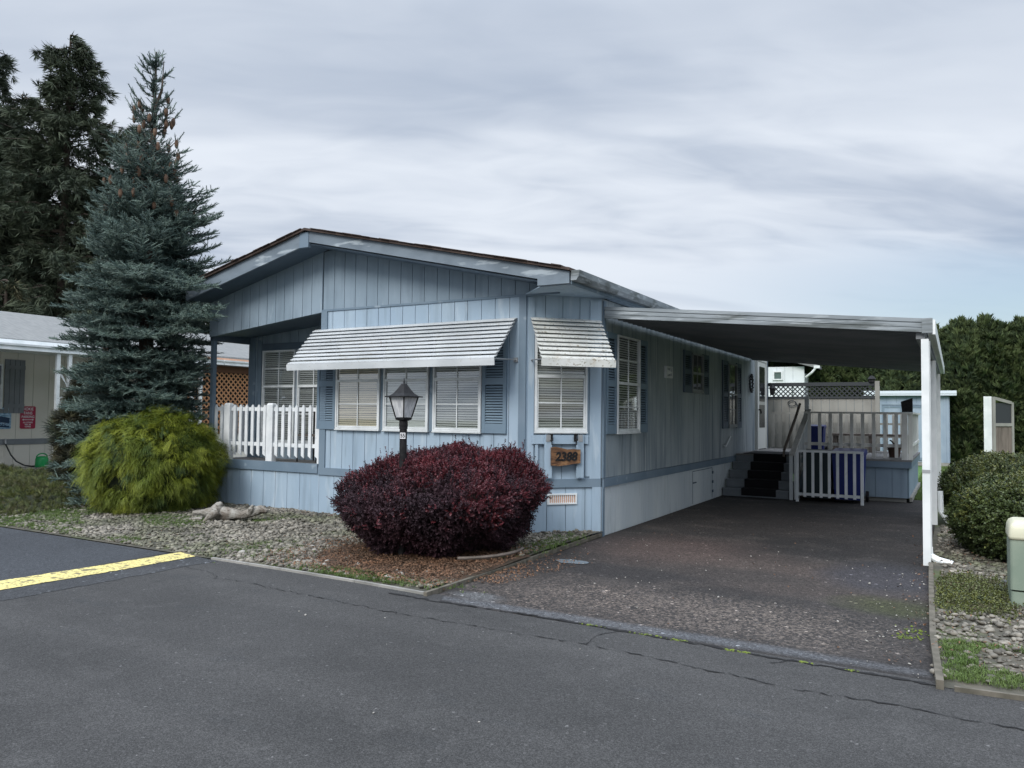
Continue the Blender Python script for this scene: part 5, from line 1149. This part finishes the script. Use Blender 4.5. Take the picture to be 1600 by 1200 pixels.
# ------------------------------------------------------------------ right side things
PX, PY = .39, 7.62
pe = thing('utility_pedestal', (PX+.25, PY+.2, 0), 'faded green fibreglass utility box at the right edge of the view', 'utility box')
def rbx(mb, x0, x1, y0, y1, z0, z1, r=.03, top=0.):
    pts = []
    for cx, cy, a0 in ((x1-r,y1-r,0),(x0+r,y1-r,pi/2),(x0+r,y0+r,pi),(x1-r,y0+r,1.5*pi)): pts += [(cx+r*cos(a0+i*pi/8), cy+r*sin(a0+i*pi/8), a0) for i in range(5)]
    m = len(pts); lv = [(z0,0),(z1-top,0)]+([(z1-top*.45,.005),(z1-top*.15,.02),(z1,.05)] if top else [])
    mx, my = (x0+x1)/2, (y0+y1)/2; rings = []
    for z, ins in lv: rings.append(mb.P([(p[0]+(mx-p[0])*ins/((x1-x0)/2), p[1]+(my-p[1])*ins/((y1-y0)/2), z) for p in pts]))
    for a, c in zip(rings[:-1], rings[1:]): mb.F([(a+i,a+(i+1)%m,c+(i+1)%m,c+i) for i in range(m)])
    mb.F([tuple(rings[0]+i for i in range(m))[::-1], tuple(rings[-1]+i for i in range(m))])
b = MB(); rbx(b, PX, PX+.55, PY, PY+.45, .0, .175); b.build('base', 'pedestal', pe)
b = MB(); rbx(b, PX-.004, PX+.554, PY-.004, PY+.454, .19, .60); b.build('body', 'pedestal', pe)
b = MB(); rbx(b, PX-.012, PX+.562, PY-.012, PY+.462, .602, .745, .035, .12); b.build('cover', 'pedtop', pe, smooth=True)
# panel frame in front of hedge
sf = thing('slatted_panel', (.95,23.6,0), 'tall white-edged board panel with dark upper window standing before the hedge', 'panel')
PF = frame((.84,23.5),(.75,.66))
b = MB(PF); b.box(0,.06,-.0,.06,.0,2.16); b.box(.56,.62,-.0,.06,.0,2.02); b.hexa([(.06,0,2.08),(.56,0,1.97),(.56,.06,1.97),(.06,.06,2.08),(.06,0,2.16),(.56,0,2.05),(.56,.06,2.05),(.06,.06,2.16)]); b.box(.06,.56,.0,.06,1.40,1.48); b.build('frame', 'tan', sf)
b = MB(); b.hexa([(.66,23.42,0),(.838,23.48,0),(.838,23.56,0),(.66,23.50,0),(.66,23.42,2.17),(.838,23.48,2.17),(.838,23.56,2.17),(.66,23.50,2.17)]); b.build('post', 'white', sf)
b = MB(PF); b.box(.06,.56,.02,.03,1.48,2.0); b.build('dark_mesh', 'lattice', sf)
b = MB(PF)
for i in range(5): b.box(.062+i*.1,.155+i*.1,.015,.035,.0,1.40)
b.build('board_panel', 'greytan', sf)
# driftwood
dw = MB()
def wob(pts_, rad, seed, n=16, m=26):
    r = random.Random(seed); cv = []
    for i in range(m):
        t = i/(m-1)*(len(pts_)-1); k = min(int(t), len(pts_)-2); f = t-k; a, c = Vector(pts_[k]), Vector(pts_[k+1]); cv.append((a.lerp(c, f*f*(3-2*f)), rad[k]+(rad[k+1]-rad[k])*f))
    rings = []
    for i, (p, R_) in enumerate(cv):
        d = (cv[min(i+1,m-1)][0]-cv[max(i-1,0)][0]).normalized(); a = d.cross(Vector((0,0,1))).normalized(); c = d.cross(a)
        rings.append(dw.P([tuple(p+(a*cos(2*pi*j/n)+c*sin(2*pi*j/n))*R_*(1+.28*mnoise.noise(Vector((j*.9+seed,i*.25,0)))+.12*sin(j*2.3+i*.2))) for j in range(n)]))
    for a, c in zip(rings[:-1], rings[1:]): dw.F([(a+j,a+(j+1)%n,c+(j+1)%n,c+j) for j in range(n)])
    dw.F([tuple(rings[0]+j for j in range(n))[::-1], tuple(rings[-1]+j for j in range(n))])
dx, dy, dz = -8.95, 7.42, .05
wob([(dx-.50,dy-.10,dz+.09),(dx-.32,dy-.05,dz+.10),(dx-.12,dy,dz+.11),(dx+.08,dy+.04,dz+.10),(dx+.28,dy+.12,dz+.09),(dx+.50,dy+.24,dz+.17),(dx+.60,dy+.27,dz+.15)], [.018,.045,.10,.085,.05,.065,.02], 2)
wob([(dx-.08,dy-.02,dz+.16),(dx-.05,dy-.02,dz+.22),(dx-.02,dy-.0,dz+.25)], [.09,.055,.02], 5, 10, 10)
wob([(dx+.0,dy-.08,dz+.14),(dx-.07,dy-.18,dz+.06),(dx-.10,dy-.24,dz-.01)], [.06,.045,.015], 7, 10, 10)
wob([(dx+.36,dy+.15,dz+.10),(dx+.44,dy+.13,dz+.20),(dx+.46,dy+.12,dz+.24)], [.045,.03,.01], 9, 10, 10)
wob([(dx-.3,dy-.1,dz+.02),(dx-.42,dy-.2,dz+.01),(dx-.5,dy-.26,dz)], [.03,.02,.008], 11, 8, 8)
tag(dw.build('driftwood', 'drift', None, (dx,dy,.04), smooth=True), 'gnarled pale driftwood log lying on the pebbles beside the golden bush', 'driftwood')
# distant wooded hill, the haze of distance put into its blue-grey colour
def hill(name, cx, cy, rx, ry, h):
    mb = MB(); nx, ny = 70, 24; g = []
    for j in range(ny):
        for i in range(nx):
            u, v = i/(nx-1)*2-1, j/(ny-1)*2-1; q = max(0., 1-u*u)*max(0., 1-v*v); g.append((cx+u*rx, cy+v*ry, h*q**.6*(1+.12*mnoise.noise(Vector((u*6,v*3,1))))+(random.uniform(0,1.2) if q > .02 else -.2)))
    k = mb.P(g); mb.F([(j*nx+i,j*nx+i+1,(j+1)*nx+i+1,(j+1)*nx+i) for j in range(ny-1) for i in range(nx-1)], k); return struct(mb.build(name, mat('hazy_wooded_hill', (.06,.085,.095), 1., (.08,.105,.11), .08)))
hill('hills', 60, 330, 190, 60, 31)

# ------------------------------------------------------------------ sky, light, camera
w = bpy.data.worlds.new('World'); sc.world = w; w.use_nodes = True; N, L = w.node_tree.nodes, w.node_tree.links
SUN_EL, SUN_AZ = radians(38), radians(182)                   # azimuth from +Y clockwise: light from behind the camera
sky = N.new('ShaderNodeTexSky'); sky.sky_type = 'NISHITA'; sky.sun_disc = False; sky.sun_elevation = SUN_EL; sky.sun_rotation = SUN_AZ
bg = N['Background']; bg.inputs[1].default_value = .065; L.new(sky.outputs[0], bg.inputs[0])
tc = N.new('ShaderNodeTexCoord'); sep = N.new('ShaderNodeSeparateXYZ'); L.new(tc.outputs['Generated'], sep.inputs[0])
def mth(op, a, b_=None, c=None, cl=False):
    q = N.new('ShaderNodeMath'); q.operation = op; q.use_clamp = cl
    for i, v in enumerate((a, b_, c)):
        if v is None: continue
        if hasattr(v, 'links'): L.new(v, q.inputs[i])
        else: q.inputs[i].default_value = v
    return q.outputs[0]
zc = mth('ADD', mth('MAXIMUM', sep.outputs[2], 0.), .16)
cb0 = N.new('ShaderNodeCombineXYZ'); cb = N.new('ShaderNodeMapping'); cb.inputs['Rotation'].default_value = (0,0,-.60); L.new(cb0.outputs[0], cb.inputs[0]); L.new(mth('DIVIDE', sep.outputs[0], zc), cb0.inputs[0]); L.new(mth('DIVIDE', sep.outputs[1], zc), cb0.inputs[1])
def wn(scale, det, loc, st=(1,1,1), rot=0., dist=.6):
    mp = N.new('ShaderNodeMapping'); mp.inputs['Location'].default_value = loc; mp.inputs['Scale'].default_value = st; mp.inputs['Rotation'].default_value = (0,0,rot); L.new(cb.outputs[0], mp.inputs[0])
    n = N.new('ShaderNodeTexNoise'); n.inputs['Scale'].default_value = scale; n.inputs['Detail'].default_value = det; n.inputs['Roughness'].default_value = .45; n.inputs['Distortion'].default_value = dist; L.new(mp.outputs[0], n.inputs[0]); return n.outputs[0]
def mr(v, a, b_, c=0., d=1., smooth=True):
    r = N.new('ShaderNodeMapRange'); r.interpolation_type = 'SMOOTHSTEP' if smooth else 'LINEAR'
    for i, q in enumerate((a,b_,c,d)): r.inputs[i+1].default_value = q
    L.new(v, r.inputs[0]); return r.outputs[0]
def mix(f, a, b_):
    m = N.new('ShaderNodeMix'); m.data_type = 'RGBA'; L.new(f, m.inputs[0])
    for i, v in ((6,a),(7,b_)):
        if hasattr(v, 'links'): L.new(v, m.inputs[i])
        else: m.inputs[i].default_value = c4(v)
    return m.outputs[2]
n1 = wn(.75, 6, (2.3,.7,0), (.42,1.1,1), .1, .9); n2 = wn(2.2, 7, (5.1,4.2,0), (.4,1.2,1), .12, .8)
n3 = wn(5.5, 8, (3.1,9.2,0), (.5,1.1,1), .2, 1.2); lay = mth('ADD', mth('ADD', mth('MULTIPLY', n1, .62), mth('MULTIPLY', n2, .24)), mth('MULTIPLY', n3, .14))
ccol = mix(mr(lay, .36, .60), (.36,.425,.535), (.68,.73,.805))
ccol = mix(mr(wn(.9, 5, (8.,1.,0), (.4,1.3,1), .1), .5, .66, 0, .5), ccol, (.44,.50,.60))
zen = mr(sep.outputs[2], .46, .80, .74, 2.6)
low = mr(sep.outputs[2], .0, .30, 1.0, 1.)
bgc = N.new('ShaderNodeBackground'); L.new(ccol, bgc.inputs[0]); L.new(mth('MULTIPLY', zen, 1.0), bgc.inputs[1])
# broken cloud low on the right where blue sky shows
az = mth('ADD', mth('MULTIPLY', sep.outputs[0], 1.), mth('MULTIPLY', sep.outputs[1], .2))
gap = mth('MULTIPLY', mth('MULTIPLY', mr(az, -.25, .3), mr(sep.outputs[2], .26, .12)), mr(wn(.9, 5, (1.,7.,0), (.5,1.1,1), .1), .34, .54))
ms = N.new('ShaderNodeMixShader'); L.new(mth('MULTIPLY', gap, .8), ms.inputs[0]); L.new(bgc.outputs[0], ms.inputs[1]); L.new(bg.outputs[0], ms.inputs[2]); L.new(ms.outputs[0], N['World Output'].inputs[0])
sd = bpy.data.lights.new('sun', 'SUN'); sd.energy = 1.5; sd.angle = radians(25); sd.color = (1,.97,.92); so = bpy.data.objects.new('sun', sd); COL.objects.link(so)
dirv = Vector((sin(SUN_AZ)*cos(SUN_EL), cos(SUN_AZ)*cos(SUN_EL), sin(SUN_EL))); so.rotation_euler = dirv.to_track_quat('Z','Y').to_euler(); so.location = dirv*50

yaw, pit, rol = .5221518, .0383988, -.0101728
fwd = Vector((-sin(yaw)*cos(pit), cos(yaw)*cos(pit), sin(pit))); rt = Vector((cos(yaw), sin(yaw), 0)); up = rt.cross(fwd)
r2 = rt*cos(rol)-up*sin(rol); u2 = rt*sin(rol)+up*cos(rol)
cd = bpy.data.cameras.new('camera'); cam = bpy.data.objects.new('camera', cd); COL.objects.link(cam); sc.camera = cam
cam.matrix_world = Matrix(((r2.x,u2.x,-fwd.x,0),(r2.y,u2.y,-fwd.y,0),(r2.z,u2.z,-fwd.z,1.6),(0,0,0,1)))
cd.sensor_width = 36; cd.lens = 1201.45/1600*36; cd.clip_end = 2000; cd.clip_start = .05
sc.view_settings.view_transform = 'Standard'; sc.view_settings.look = 'None'; sc.view_settings.exposure = .66; sc.view_settings.gamma = 1
sc.cycles.use_denoising = True; sc.cycles.max_bounces = 8; sc.cycles.transparent_max_bounces = 12
